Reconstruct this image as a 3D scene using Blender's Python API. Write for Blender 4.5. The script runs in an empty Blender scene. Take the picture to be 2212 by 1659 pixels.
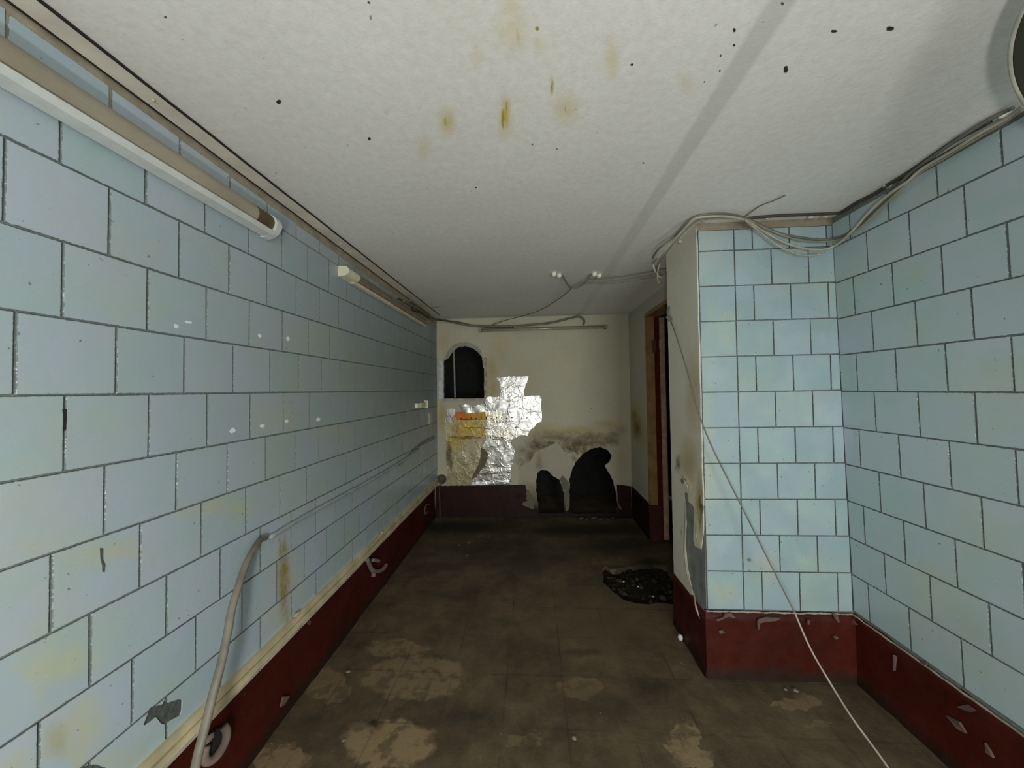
import bpy, bmesh, math, random
import numpy as np
from mathutils import Vector, Matrix, noise
random.seed(7)
rng = np.random.default_rng(5)
SC = bpy.context.scene
COL = SC.collection

# ------------------------------------------------------------------ camera, world, light, exposure
cd = bpy.data.cameras.new('camera'); cam = bpy.data.objects.new('camera', cd); COL.objects.link(cam)
cd.sensor_fit = 'HORIZONTAL'; cd.sensor_width = 36.0; cd.lens = 12.2498
cd.clip_start = 0.02; cd.clip_end = 60
cR = Vector((0.998095, 0.059413, -0.016615)); cU = Vector((0.017585, -0.015842, 0.99972)); cF = Vector((-0.059134, 0.998108, 0.016857))
M = Matrix((cR, cU, -cF)).transposed().to_4x4(); M.translation = Vector((0, 0, 1.62))
cam.matrix_world = M
SC.camera = cam
wd = bpy.data.worlds.new('world'); SC.world = wd; wd.use_nodes = True
wd.node_tree.nodes['Background'].inputs[0].default_value = (0.9, 0.95, 1.0, 1)
wd.node_tree.nodes['Background'].inputs[1].default_value = 0.35
def area(name, loc, rot, sx, sy, power, color):
    l = bpy.data.lights.new(name, 'AREA'); l.shape = 'RECTANGLE'; l.size = sx; l.size_y = sy; l.energy = power; l.color = color
    o = bpy.data.objects.new(name, l); COL.objects.link(o); o.location = loc; o.rotation_euler = rot; return o
# the hand lamp carried just behind the photographer, at chest height
lp = bpy.data.lights.new('hand_lamp_light', 'POINT'); lp.energy = 56; lp.shadow_soft_size = 0.06; lp.color = (1.0, 0.985, 0.93)
lo = bpy.data.objects.new('hand_lamp_light', lp); COL.objects.link(lo); lo.location = (-0.10, -0.47, 1.15)
# added fill light outside an unseen opening behind the photographer
area('rear_fill_light', (1.12, -2.45, 1.25), (math.radians(90), 0, 0), 1.1, 2.2, 75, (0.96, 0.98, 0.93))
vs = SC.view_settings
SC.display_settings.display_device = 'sRGB'
vs.view_transform = 'Standard'; vs.look = 'None'; vs.gamma = 1; vs.use_curve_mapping = False; vs.exposure = 0.22

# ------------------------------------------------------------------ tagging
def tag(o, label=None, cat=None, group=None, kind=None):
    if label: o['label'] = label
    if cat: o['category'] = cat
    if group: o['group'] = group
    if kind: o['kind'] = kind
    return o
def empty(name, loc=(0, 0, 0), label=None, cat=None, group=None, kind=None):
    o = bpy.data.objects.new(name, None); COL.objects.link(o); o.location = loc; o.empty_display_size = 0.05
    return tag(o, label, cat, group, kind)
def setp(o, p):
    if p is not None:
        o.parent = p
        o.matrix_parent_inverse = Matrix.Translation(p.location).inverted()
def link(name, me, mat=None, parent=None, smooth=False):
    if mat is not None and len(me.materials) == 0:
        for m in (mat if isinstance(mat, (list, tuple)) else [mat]): me.materials.append(m)
    if smooth:
        me.polygons.foreach_set('use_smooth', [True] * len(me.polygons))
    o = bpy.data.objects.new(name, me); COL.objects.link(o); setp(o, parent)
    return o
def mesh(name, vs_, fs): 
    me = bpy.data.meshes.new(name); me.from_pydata([tuple(v) for v in vs_], [], fs); me.update(); return me

# ------------------------------------------------------------------ material helpers
class NT:
    def __init__(s, name):
        s.m = bpy.data.materials.new(name); s.m.use_nodes = True; s.t = s.m.node_tree; s.b = s.t.nodes['Principled BSDF']
        s.geo = None
    def n(s, ty, **kw):
        x = s.t.nodes.new(ty)
        for k, v in kw.items(): setattr(x, k, v)
        return x
    def l(s, a, b): s.t.links.new(a, b)
    def pos(s, swz='xyz'):
        if s.geo is None: s.geo = s.n('ShaderNodeNewGeometry')
        p = s.geo.outputs['Position']
        if swz == 'xyz': return p
        sp = s.n('ShaderNodeSeparateXYZ'); s.l(p, sp.inputs[0]); c = s.n('ShaderNodeCombineXYZ')
        for i, ch in enumerate(swz): s.l(sp.outputs['xyz'.index(ch)], c.inputs[i])
        return c.outputs[0]
    def noise(s, vec, scale, detail=4, rough=0.55, dist=0.0, color=False):
        x = s.n('ShaderNodeTexNoise'); s.l(vec, x.inputs['Vector']); x.inputs['Scale'].default_value = scale
        x.inputs['Detail'].default_value = detail; x.inputs['Roughness'].default_value = rough; x.inputs['Distortion'].default_value = dist
        return x.outputs['Color' if color else 'Fac']
    def rng(s, v, a, b, c=0.0, d=1.0, smooth=False):
        x = s.n('ShaderNodeMapRange'); s.l(v, x.inputs[0])
        if smooth: x.interpolation_type = 'SMOOTHSTEP'
        for i, q in enumerate((a, b, c, d)): x.inputs[1 + i].default_value = q
        return x.outputs[0]
    def math(s, op, a, b=None, clamp=False):
        x = s.n('ShaderNodeMath', operation=op, use_clamp=clamp)
        for i, q in enumerate((a, b)):
            if q is None: continue
            if isinstance(q, (int, float)): x.inputs[i].default_value = q
            else: s.l(q, x.inputs[i])
        return x.outputs[0]
    def mix(s, f, a, b, mode='MIX'):
        x = s.n('ShaderNodeMix', data_type='RGBA', blend_type=mode)
        if isinstance(f, (int, float)): x.inputs[0].default_value = f
        else: s.l(f, x.inputs[0])
        for i, q in ((6, a), (7, b)):
            if isinstance(q, tuple): x.inputs[i].default_value = tuple(q) + ((1,) if len(q) == 3 else ())
            else: s.l(q, x.inputs[i])
        return x.outputs[2]
    def warp(s, vec, scale, amt):
        c = s.noise(vec, scale, 3, 0.6, color=True)
        a = s.n('ShaderNodeVectorMath', operation='SUBTRACT'); s.l(c, a.inputs[0]); a.inputs[1].default_value = (0.5, 0.5, 0.5)
        b = s.n('ShaderNodeVectorMath', operation='SCALE'); s.l(a.outputs[0], b.inputs[0]); b.inputs[3].default_value = amt
        d = s.n('ShaderNodeVectorMath', operation='ADD'); s.l(vec, d.inputs[0]); s.l(b.outputs[0], d.inputs[1])
        return d.outputs[0]
    def ell(s, vec, e, soft=0.7):
        """soft elliptical spot: e = (cx, cy, ra, rb, angle[, strength])"""
        m = s.n('ShaderNodeMapping', vector_type='TEXTURE'); s.l(vec, m.inputs[0])
        m.inputs[1].default_value = (e[0], e[1], 0); m.inputs[2].default_value = (0, 0, e[4] if len(e) > 4 else 0)
        m.inputs[3].default_value = (e[2], e[3], 1000)
        ln = s.n('ShaderNodeVectorMath', operation='LENGTH'); s.l(m.outputs[0], ln.inputs[0])
        return s.rng(ln.outputs[1], 1.0, 1.0 - soft, 0.0, e[5] if len(e) > 5 else 1.0, smooth=True)
    def ells(s, vec, es, soft=0.7):
        o = None
        for e in es:
            v = s.ell(vec, e, soft); o = v if o is None else s.math('MAXIMUM', o, v)
        return o
    def bump(s, h, strength, dist, normal=None):
        x = s.n('ShaderNodeBump'); x.inputs['Strength'].default_value = strength; x.inputs['Distance'].default_value = dist
        s.l(h, x.inputs['Height'])
        if normal is not None: s.l(normal, x.inputs['Normal'])
        return x.outputs[0]
    def out(s, color=None, rough=0.5, metal=0.0, normal=None, spec=0.5, coat=None):
        b = s.b
        for k, v in (('Base Color', color), ('Roughness', rough), ('Metallic', metal), ('Specular IOR Level', spec)):
            if v is None: continue
            if isinstance(v, tuple): b.inputs[k].default_value = tuple(v) + (1,)
            elif isinstance(v, (int, float)): b.inputs[k].default_value = v
            else: s.l(v, b.inputs[k])
        if normal is not None: s.l(normal, b.inputs['Normal'])
        if coat: b.inputs['Coat Weight'].default_value = coat
        return s.m

def simple(name, c, rough=0.6, metal=0.0, var=0.25, scale=18, bump=0.1, bscale=90, bdist=0.002, spec=0.5):
    """plain coloured stuff with a little dirt in it"""
    t = NT(name); p = t.pos()
    f = t.rng(t.noise(p, scale, 5), 0.3, 0.7, 0, 1)
    dk = tuple(x * (1 - var) for x in c); lt = tuple(min(1, x * (1 + var * 0.5)) for x in c)
    col = t.mix(f, dk, lt)
    return t.out(col, rough, metal, t.bump(t.noise(p, bscale, 3), bump, bdist), spec)

# tiles: glazed pale blue, with grout smeared raggedly over their edges
def tile_mat(name, base_a, base_b, stain_swz, yellow=(), rust=(), grime_shade=()):
    t = NT(name); p = t.pos(); w2 = t.pos(stain_swz)
    oi = t.n('ShaderNodeObjectInfo')
    col = t.mix(oi.outputs['Random'], base_a, base_b)
    col = t.mix(t.rng(t.noise(p, 5.0, 3), 0.45, 0.62, 0, 0.45), col, (0.36, 0.51, 0.48))
    col = t.mix(t.rng(t.noise(p, 4.1, 2, 0.5, 0.4), 0.5, 0.68, 0, 0.3), col, (0.44, 0.49, 0.59))
    wv = t.warp(w2, 7, 0.10)
    col = t.mix(t.rng(t.noise(wv, 2.2, 5, 0.65), 0.50, 0.76, 0, 0.45), col, (0.46, 0.50, 0.33))
    if yellow:
        m = t.math('MULTIPLY', t.ells(wv, yellow, 0.95), t.rng(t.noise(w2, 9, 5, 0.6), 0.3, 0.62, 0.15, 1))
        col = t.mix(t.math('MULTIPLY', m, 0.8), col, (0.50, 0.50, 0.30))
    if rust:
        m = t.math('MULTIPLY', t.ells(t.warp(w2, 22, 0.02), rust, 0.85), t.rng(t.noise(w2, 30, 4), 0.3, 0.6, 0.4, 1))
        col = t.mix(m, col, (0.30, 0.23, 0.05))
    if grime_shade:
        gmk = t.ells(wv, grime_shade, 0.95)
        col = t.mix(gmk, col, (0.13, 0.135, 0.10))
    # specks
    sp = t.rng(t.noise(p, 55, 2, 0.5), 0.735, 0.76, 0, 0.7)
    col = t.mix(sp, col, (0.10, 0.11, 0.10))
    at = t.n('ShaderNodeAttribute', attribute_name='edge')
    e = t.math('ADD', at.outputs['Fac'], t.rng(t.noise(p, 110, 4, 0.8), 0.35, 0.65, -0.5, 0.5))
    gm = t.rng(e, 0.55, 0.80, 0, 1)
    col = t.mix(gm, col, (0.145, 0.175, 0.165))
    rough = t.rng(t.noise(p, 14, 4), 0.3, 0.7, 0.14, 0.28)
    rough = t.math('ADD', rough, t.math('MULTIPLY', gm, 0.4))
    if grime_shade: rough = t.math('ADD', rough, t.math('MULTIPLY', gmk, 0.6))
    nb = t.bump(t.noise(p, 9, 2), 0.25, 0.006)
    nb = t.bump(t.noise(p, 120, 2), 0.05, 0.001, nb)
    return t.out(col, rough, 0, nb, 0.5)

Y_L = [(1.6749,0.7019,0.3083,0.1774,1.9475,0.55),(0.9072,0.6205,0.2468,0.0344,2.3146,0.9),(0.8122,0.9357,0.1932,0.064,1.6914,0.5),(0.9563,1.1616,0.2097,0.0484,2.679,0.75),(1.3084,1.1785,0.295,0.0685,2.7994,0.8),(0.8292,0.9337,0.1817,0.0687,2.3225,0.85),(0.8671,0.7345,0.193,0.0792,2.0656,1),(0.759,0.7855,0.1089,0.0393,2.1342,0.8),(0.7768,1.2618,0.054,0.0289,2.5132,0.5),(1.6088,1.51,0.2522,0.1329,3.0331,0.45),(1.9393,1.9385,0.2741,0.1583,-2.9196,0.5),(2.3042,1.8028,0.5162,0.2834,-3.0429,0.45),(2.081,1.388,0.3108,0.1129,3.0072,0.5),(1.612,0.5604,0.2348,0.1037,2.3898,0.7),(1.103,0.6282,0.1371,0.0593,2.1435,0.4),(0.8323,1.5343,0.1078,0.0355,1.5957,0.2),(1.0494,2.0617,0.0917,0.0408,1.4842,0.25)]
R_L = [(1.6458,0.7176,0.2715,0.0631,1.6055,1),(1.6486,0.8283,0.1369,0.0441,1.6308,0.9),(1.6203,0.8416,0.1331,0.0185,1.5836,0.9),(1.6689,0.5239,0.1377,0.0322,1.6121,0.6),(0.831,0.7462,0.0802,0.0304,1.8079,0.35)]
G_L = [(3.3743,1.7387,3.7117,1.5094,-3.1054,0.62),(4.2769,2.1113,1.7426,0.6296,1.5348,0.6),(3.373,1.6015,1.7124,1.1877,3.1293,0.45),(4.1679,1.5925,1.2718,1.2366,-3.065,0.5),(3.7319,1.7994,1.0092,0.3533,-3.0921,0.55),(3.6492,1.3519,0.9629,0.1963,3.0615,0.35),(3.2424,0.9459,1.2249,0.2135,2.9288,0.25)]  # far-end darkening: some grime, plus grazing-light dimness painted into the tile colour
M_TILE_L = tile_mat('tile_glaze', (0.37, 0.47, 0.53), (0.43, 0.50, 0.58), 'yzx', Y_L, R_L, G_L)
M_TILE_R = tile_mat('tile_glaze_blue', (0.40, 0.515, 0.54), (0.44, 0.53, 0.58), 'yzx')
Y_C = [(1.2654,0.5984,0.1489,0.1273,-3.0134,0.6),(1.0378,0.4669,0.1505,0.1025,-3.0862,0.4),(0.9873,1.4504,1.3064,0.0406,1.5455,0.35)]
G_C = [(1.1822,0.6434,0.0224,0.0179,-3.0597,1),(1.2409,0.6109,0.0124,0.0102,-3.0426,0.6)]
M_TILE_C = tile_mat('tile_glaze_pale', (0.28, 0.395, 0.42), (0.32, 0.415, 0.465), 'xzy', Y_C, (), G_C)

def grout_mat():
    t = NT('grout'); p = t.pos()
    c = t.mix(t.rng(t.noise(p, 60, 4), 0.3, 0.7), (0.12, 0.145, 0.14), (0.20, 0.23, 0.22))
    return t.out(c, 0.9, 0, t.bump(t.noise(p, 200, 3), 0.4, 0.002))
M_GROUT = grout_mat()

# ceiling
C_YEL = [(-0.0758,1.1639,0.1087,0.0283,1.6487,1),(-0.0809,1.1881,0.1304,0.0417,1.6515,0.45),(0.0747,1.0585,0.0526,0.0099,1.5116,0.8),(-0.2814,1.1781,0.09,0.044,1.8679,0.65),(0.1256,1.1508,0.1065,0.0691,1.3458,0.42),(-0.0211,0.9013,0.0409,0.011,1.609,0.6),(-0.0327,0.8909,0.083,0.0722,1.558,0.3),(0.2381,0.9884,0.1105,0.0327,1.3238,0.36),(0.034,0.9264,0.0431,0.0273,1.4882,0.28),(-0.4005,1.2959,0.106,0.0477,1.9378,0.28),(-0.1387,0.9457,0.0676,0.0307,1.7526,0.2),(-0.0407,0.8299,0.0514,0.045,1.6156,0.3),(0.4824,1.0823,0.0746,0.0273,1.0843,0.2),(-0.4711,1.1223,0.0252,0.0128,2.0995,0.25)]
C_DRK = [(-0.0866,1.1793,0.0575,0.0064,1.6569,0.8),(-0.0698,1.1257,0.0262,0.003,1.6461,0.7),(0.075,1.0634,0.0298,0.0031,1.515,0.9),(0.1258,1.1527,0.0272,0.0027,1.4755,0.5),(-0.2846,1.1716,0.0253,0.0078,1.8373,0.35),(0.0273,0.8861,0.0086,0.0078,-2.5067,0.95)]
C_BLK = [(-0.792,1.0499,0.0144,0.0076,2.5567,1),(0.3014,1.0074,0.0058,0.0039,-2.6621,1),(0.5418,0.9284,0.0077,0.0037,0.8105,1),(0.5646,0.9693,0.0061,0.0032,-2.6525,1),(0.7598,1.0574,0.0178,0.0052,0.8835,1),(0.8084,0.9509,0.0111,0.0042,-2.8567,1),(0.9507,0.9557,0.0152,0.0057,-2.7715,1),(0.5442,0.9981,0.0055,0.0029,0.733,0.9),(0.567,1.0469,0.0059,0.0031,0.7661,0.8),(-0.5823,1.2315,0.0105,0.006,2.2274,1),(-0.3738,0.795,0.0046,0.0029,2.3316,0.9),(-0.3862,0.8283,0.0082,0.0032,2.086,0.6),(-0.2438,1.5697,0.0073,0.0042,1.7707,1),(0.474,1.4574,0.0066,0.0035,1.0996,1),(-0.8842,0.7899,0.0064,0.0022,2.5707,0.9),(0.6237,0.8721,0.0073,0.0032,0.724,0.9),(0.0149,1.3101,0.0063,0.0044,1.4939,0.7),(0.1098,1.3436,0.0066,0.0044,1.3772,0.7),(0.5401,1.082,0.0058,0.0024,0.9954,0.8),(1.0671,2.4584,0.0188,0.0056,1.1126,0.7),(-0.8976,0.8433,0.005,0.0013,2.4546,0.5)]
def ceiling_mat():
    t = NT('ceiling_paint'); p = t.pos('xyz'); 
    # flatten so only x, y matter
    sp = t.n('ShaderNodeSeparateXYZ'); t.l(p, sp.inputs[0]); cb = t.n('ShaderNodeCombineXYZ'); t.l(sp.outputs[0], cb.inputs[0]); t.l(sp.outputs[1], cb.inputs[1]); v = cb.outputs[0]
    col = t.mix(t.rng(t.noise(v, 1.3, 5, 0.6), 0.3, 0.7), (0.76, 0.75, 0.71), (0.84, 0.84, 0.82))
    col = t.mix(t.rng(t.noise(v, 34, 5, 0.7), 0.35, 0.7, 0, 0.35), col, (0.54, 0.53, 0.48))
    # smooth grey filled seam along x = 0.65 and a fine panel joint at x = -0.91
    ab = t.math('ABSOLUTE', t.math('SUBTRACT', t.math('ADD', sp.outputs[0], t.math('MULTIPLY', t.noise(v, 3, 2), 0.012)), 0.625))
    seam = t.rng(ab, 0.026, 0.042, 1, 0)
    col = t.mix(t.math('MULTIPLY', seam, t.rng(sp.outputs[1], 0.9, 3.0, 0.62, 0.22)), col, (0.50, 0.50, 0.48))
    ab2 = t.math('ABSOLUTE', t.math('SUBTRACT', sp.outputs[0], -0.912))
    col = t.mix(t.rng(ab2, 0.003, 0.006, 0.35, 0), col, (0.78, 0.77, 0.74))
    wv = t.warp(v, 14, 0.03)
    col = t.mix(t.ells(wv, C_YEL, 0.95), col, (0.60, 0.47, 0.10))
    col = t.mix(t.ells(t.warp(v, 60, 0.012), C_DRK, 0.6), col, (0.30, 0.27, 0.01))
    col = t.mix(t.ells(t.warp(v, 80, 0.008), C_BLK, 0.35), col, (0.03, 0.03, 0.02))
    col = t.mix(t.rng(t.noise(v, 42, 2, 0.5), 0.755, 0.77, 0, 0.6), col, (0.2, 0.19, 0.17))
    h = t.math('ADD', t.math('MULTIPLY', t.noise(v, 120, 4, 0.7), 0.5), t.noise(v, 30, 3))
    nb = t.bump(h, 0.22, 0.003)
    return t.out(col, 0.75, 0, nb, 0.25)
M_CEIL = ceiling_mat()

# plaster of the far wall and of the passage
F_MOLD = [(0.3614,0.832,0.1985,0.0814,1.5493,0.9),(0.4953,0.8487,0.1632,0.0811,1.5471,0.9),(0.1573,0.8333,0.1756,0.1169,1.543,0.8),(0.6341,0.8478,0.1396,0.0924,1.5404,0.9),(0.9587,0.9732,0.1718,0.1159,-3.1389,0.8),(-0.1362,0.8351,0.142,0.1404,-2.4952,0.6),(0.0417,0.922,0.2347,0.176,-3.1355,0.9),(0.5663,0.9298,0.4629,0.1515,3.1356,0.95),(0.2773,1.008,0.525,0.117,3.1336,0.7),(0.3644,0.9897,0.3491,0.0818,3.134,0.8),(0.6834,1.0045,0.4039,0.0931,3.1338,0.8),(0.2168,0.8914,0.292,0.117,3.1369,0.9),(-0.0196,0.7757,0.2126,0.21,-2.4293,0.8),(0.5068,0.8486,0.197,0.1398,-3.1347,0.9),(0.8549,0.945,0.1493,0.1161,-3.1295,0.7),(1,1.0308,0.1488,0.0927,3.1405,0.6),(-0.1398,0.6296,0.1643,0.0824,1.549,0.8),(0.0391,0.7754,0.1993,0.129,1.544,0.7),(1.0869,1.088,0.1142,0.0927,-3.1284,0.4),(0.0669,0.6874,0.1288,0.041,1.5514,0.8)]
F_BLK = [(0.0705,0.8924,0.129,0.041,3.1359,1),(0.2177,0.9382,0.1402,0.0351,3.1348,1),(0.4493,0.8723,0.1161,0.0467,3.1373,1),(-0.0318,0.7464,0.129,0.0411,1.5518,0.9),(-0.1972,0.7179,0.0823,0.0708,1.5186,0.7),(0.7686,0.9457,0.1036,0.0407,3.1362,0.7),(0.5233,0.8019,0.0585,0.0576,0.9754,0.8)]
F_YEL = [(-0.5228,1.8752,0.3571,0.1315,1.5557,0.6),(-0.4116,2.111,0.3572,0.179,1.557,0.3),(-0.5087,1.6371,0.1782,0.0955,1.5554,0.7),(0.5695,1.093,0.5211,0.0933,3.1323,0.7),(0.1621,1.0969,0.3512,0.129,3.1333,0.5),(0.9167,1.1593,0.2868,0.0929,3.1322,0.6),(-1.176,1.2891,0.2989,0.085,1.5573,0.8),(-0.1837,1.5133,0.7092,0.355,1.5533,0.25),(-1.1327,2.248,0.2407,0.1217,1.5611,0.3),(1.0801,0.7698,0.4624,0.1711,1.5467,0.3)]
F_WET = [(0.5615,0.6853,0.636,0.407,-3.135,0.5)]
def plaster(name, swz, base=(0.56, 0.53, 0.39), base2=(0.48, 0.47, 0.38), mold=(), blk=(), yel=(), spots=True):
    t = NT(name); v = t.pos(swz)
    sp = t.n('ShaderNodeSeparateXYZ'); t.l(v, sp.inputs[0]); cb = t.n('ShaderNodeCombineXYZ'); t.l(sp.outputs[0], cb.inputs[0]); t.l(sp.outputs[1], cb.inputs[1]); v = cb.outputs[0]
    col = t.mix(t.rng(t.noise(v, 2.0, 5, 0.6), 0.3, 0.7), base, base2)
    col = t.mix(t.rng(t.noise(v, 25, 5, 0.7), 0.4, 0.75, 0, 0.3), col, tuple(x * 0.7 for x in base))
    wv = t.warp(v, 9, 0.09)
    if yel: col = t.mix(t.ells(wv, yel, 0.95), col, (0.42, 0.33, 0.11))
    if mold:
        m = t.math('MULTIPLY', t.ells(t.warp(v, 12, 0.12), mold, 0.95), t.rng(t.noise(v, 18, 5, 0.7), 0.3, 0.52, 0.5, 1))
        col = t.mix(m, col, (0.125, 0.088, 0.030))
    if blk:
        m = t.math('MULTIPLY', t.ells(t.warp(v, 25, 0.05), blk, 0.9), t.rng(t.noise(v, 45, 5, 0.7), 0.42, 0.58, 0, 0.9))
        col = t.mix(m, col, (0.03, 0.028, 0.018))
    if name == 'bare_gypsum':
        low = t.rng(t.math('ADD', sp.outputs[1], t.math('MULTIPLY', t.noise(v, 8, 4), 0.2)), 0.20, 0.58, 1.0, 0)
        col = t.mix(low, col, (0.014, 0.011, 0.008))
    if spots: col = t.mix(t.rng(t.noise(v, 28, 2, 0.5), 0.74, 0.765, 0, 0.7), col, (0.13, 0.12, 0.09))
    return t.out(col, 0.8, 0, t.bump(t.noise(v, 70, 4), 0.25, 0.002), 0.25)
M_FAR = plaster('far_wall_paper', 'xzy', mold=F_MOLD, blk=F_BLK, yel=F_YEL)
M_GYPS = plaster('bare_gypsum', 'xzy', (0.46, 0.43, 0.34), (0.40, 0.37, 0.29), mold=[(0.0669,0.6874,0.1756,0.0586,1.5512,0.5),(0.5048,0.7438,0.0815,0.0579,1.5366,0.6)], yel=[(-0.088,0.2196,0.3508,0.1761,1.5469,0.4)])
S_YEL = [(4.2565,1.2476,0.5868,0.3288,2.9822,0.7),(4.0367,1.0828,0.3553,0.2531,2.7805,0.6)]
M_SIDE = plaster('passage_wall_paint', 'yzx', (0.52, 0.50, 0.40), (0.45, 0.45, 0.37), mold=[(4.1901,1.1444,0.2647,0.1808,2.8579,0.9),(4.2927,1.2725,0.1956,0.1107,2.9896,0.6)], yel=S_YEL)
M_COLS = plaster('column_wallpaper', 'yzx', (0.80, 0.79, 0.69), (0.74, 0.72, 0.60), yel=[(2.1133,1.5809,0.4374,0.1776,1.6388,0.5),(2.1978,1.1556,0.2787,0.211,2.1325,0.7),(2.0793,0.9412,0.326,0.0776,1.648,0.9)], mold=[(2.3632,1.1057,0.0815,0.0606,2.466,0.9),(2.0583,0.9218,0.161,0.0272,1.6358,0.9),(2.2971,1.0257,0.0578,0.0142,2.8681,0.8),(2.331,0.6799,0.0409,0.025,2.0224,0.6)])
M_CEMENT = simple('cement_render', (0.24, 0.26, 0.25), 0.9, var=0.3, bump=0.4)
M_SHAFT = simple('unlit_masonry', (0.010, 0.010, 0.008), 0.95, var=0.5)  # near-black: darkness of the unlit space beyond put into the colour
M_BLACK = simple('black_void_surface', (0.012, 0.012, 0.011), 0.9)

def red_mat(name='red_oil_paint', k=1.0):
    t = NT(name); p = t.pos()
    col = t.mix(t.rng(t.noise(p, 3.2, 5, 0.6), 0.3, 0.7), (0.040, 0.0060, 0.0030), (0.072, 0.0080, 0.0035))
    col = t.mix(t.rng(t.noise(t.warp(p, 5, 0.2), 3.1, 5, 0.7), 0.58, 0.75, 0, 0.45), col, (0.055, 0.030, 0.018))
    sp = t.n('ShaderNodeSeparateXYZ'); t.l(p, sp.inputs[0])
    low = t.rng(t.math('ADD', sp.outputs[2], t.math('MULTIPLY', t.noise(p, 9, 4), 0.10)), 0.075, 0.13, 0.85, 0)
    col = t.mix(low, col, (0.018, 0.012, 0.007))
    sc = t.rng(t.noise(t.warp(p, 20, 0.05), 13, 4, 0.7), 0.70, 0.74, 0, 0.75)
    col = t.mix(sc, col, (0.20, 0.14, 0.11))
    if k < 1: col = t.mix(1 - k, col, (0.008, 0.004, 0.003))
    r = t.rng(t.noise(p, 12, 4), 0.3, 0.7, 0.4, 0.7)
    return t.out(col, r, 0, t.bump(t.noise(p, 22, 4), 0.35, 0.006), 0.25)
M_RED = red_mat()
M_RED_SHADE = red_mat('shaded_red_oil_paint', 0.30)  # darker copy of the red paint: far-end dimness put into its colour

def floor_mat():
    t = NT('worn_concrete'); p = t.pos()
    sp = t.n('ShaderNodeSeparateXYZ'); t.l(p, sp.inputs[0]); cb = t.n('ShaderNodeCombineXYZ'); t.l(sp.outputs[0], cb.inputs[0]); t.l(sp.outputs[1], cb.inputs[1]); v = cb.outputs[0]
    col = t.mix(t.rng(t.noise(v, 2.6, 8, 0.7), 0.38, 0.62), (0.068, 0.050, 0.029), (0.140, 0.103, 0.058))
    col = t.mix(t.rng(t.noise(v, 7, 6, 0.7, 0.6), 0.46, 0.72, 0, 0.6), col, (0.050, 0.042, 0.028))
    # worn lighter patches with crisp edges
    wv = t.warp(v, 9, 0.16)
    pm = t.ells(wv, [(-0.6959,1.6081,0.2447,0.1255,3.0419,0.9),(-1.1573,1.5068,0.1743,0.0666,3.0527,0.8),(-0.6889,1.9755,0.3231,0.1593,3.082,0.55),(-0.8782,2.1822,0.2378,0.0785,3.1346,0.5),(-1.1842,1.8936,0.1813,0.1045,2.7472,0.5),(0.6686,1.6664,0.1068,0.0666,0.715,0.8),(0.6739,1.5865,0.102,0.0373,-3.017,0.8),(1.3099,1.8811,0.1424,0.0358,-3.0453,0.6),(0.2222,1.9493,0.152,0.0715,-3.053,0.3),(1.3241,1.7828,0.0677,0.0181,-3.0311,0.3),(-0.0729,1.6347,0.0855,0.0425,-3.094,0.3)], 0.2)
    pm = t.math('MULTIPLY', pm, t.rng(t.noise(v, 11, 5, 0.6), 0.40, 0.50, 0.25, 1))
    col = t.mix(pm, col, (0.28, 0.20, 0.11))
    col = t.mix(t.ells(t.warp(v, 4, 0.3), [(0.4631,2.5434,0.7538,0.5644,-2.76,0.55)], 0.95), col, (0.13, 0.095, 0.052))
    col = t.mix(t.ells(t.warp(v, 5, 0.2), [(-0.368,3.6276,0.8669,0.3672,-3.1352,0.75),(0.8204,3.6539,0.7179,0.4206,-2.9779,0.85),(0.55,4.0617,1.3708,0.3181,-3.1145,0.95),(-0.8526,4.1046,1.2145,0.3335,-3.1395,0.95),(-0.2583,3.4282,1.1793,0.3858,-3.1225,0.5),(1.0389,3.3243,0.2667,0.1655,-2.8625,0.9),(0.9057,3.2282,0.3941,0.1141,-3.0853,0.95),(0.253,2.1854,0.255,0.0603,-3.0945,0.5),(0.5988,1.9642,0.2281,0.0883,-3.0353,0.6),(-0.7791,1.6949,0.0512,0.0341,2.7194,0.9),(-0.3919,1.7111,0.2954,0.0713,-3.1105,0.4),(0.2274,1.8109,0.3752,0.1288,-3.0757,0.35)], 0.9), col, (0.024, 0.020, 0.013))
    # faint joints of old floor tiles
    for o, off in ((0, 0.06), (1, 0.03)):
        fr = t.math('FRACT', t.math('ADD', t.math('DIVIDE', sp.outputs[o], 0.31), off))
        d = t.math('ABSOLUTE', t.math('SUBTRACT', fr, 0.5))
        j = t.math('MULTIPLY', t.rng(d, 0.012, 0.022, 0.5, 0), t.rng(t.noise(v, 3.5, 3), 0.4, 0.65))
        col = t.mix(j, col, (0.03, 0.026, 0.018))
    col = t.mix(t.rng(t.noise(v, 60, 2), 0.73, 0.77, 0, 0.6), col, (0.34, 0.31, 0.27))
    r = t.rng(t.noise(v, 6, 4), 0.3, 0.7, 0.5, 0.85)
    h = t.math('ADD', t.noise(v, 40, 5, 0.7), t.math('MULTIPLY', pm, 0.5))
    return t.out(col, r, 0, t.bump(h, 0.4, 0.006), 0.3)
M_FLOOR = floor_mat()

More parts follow.
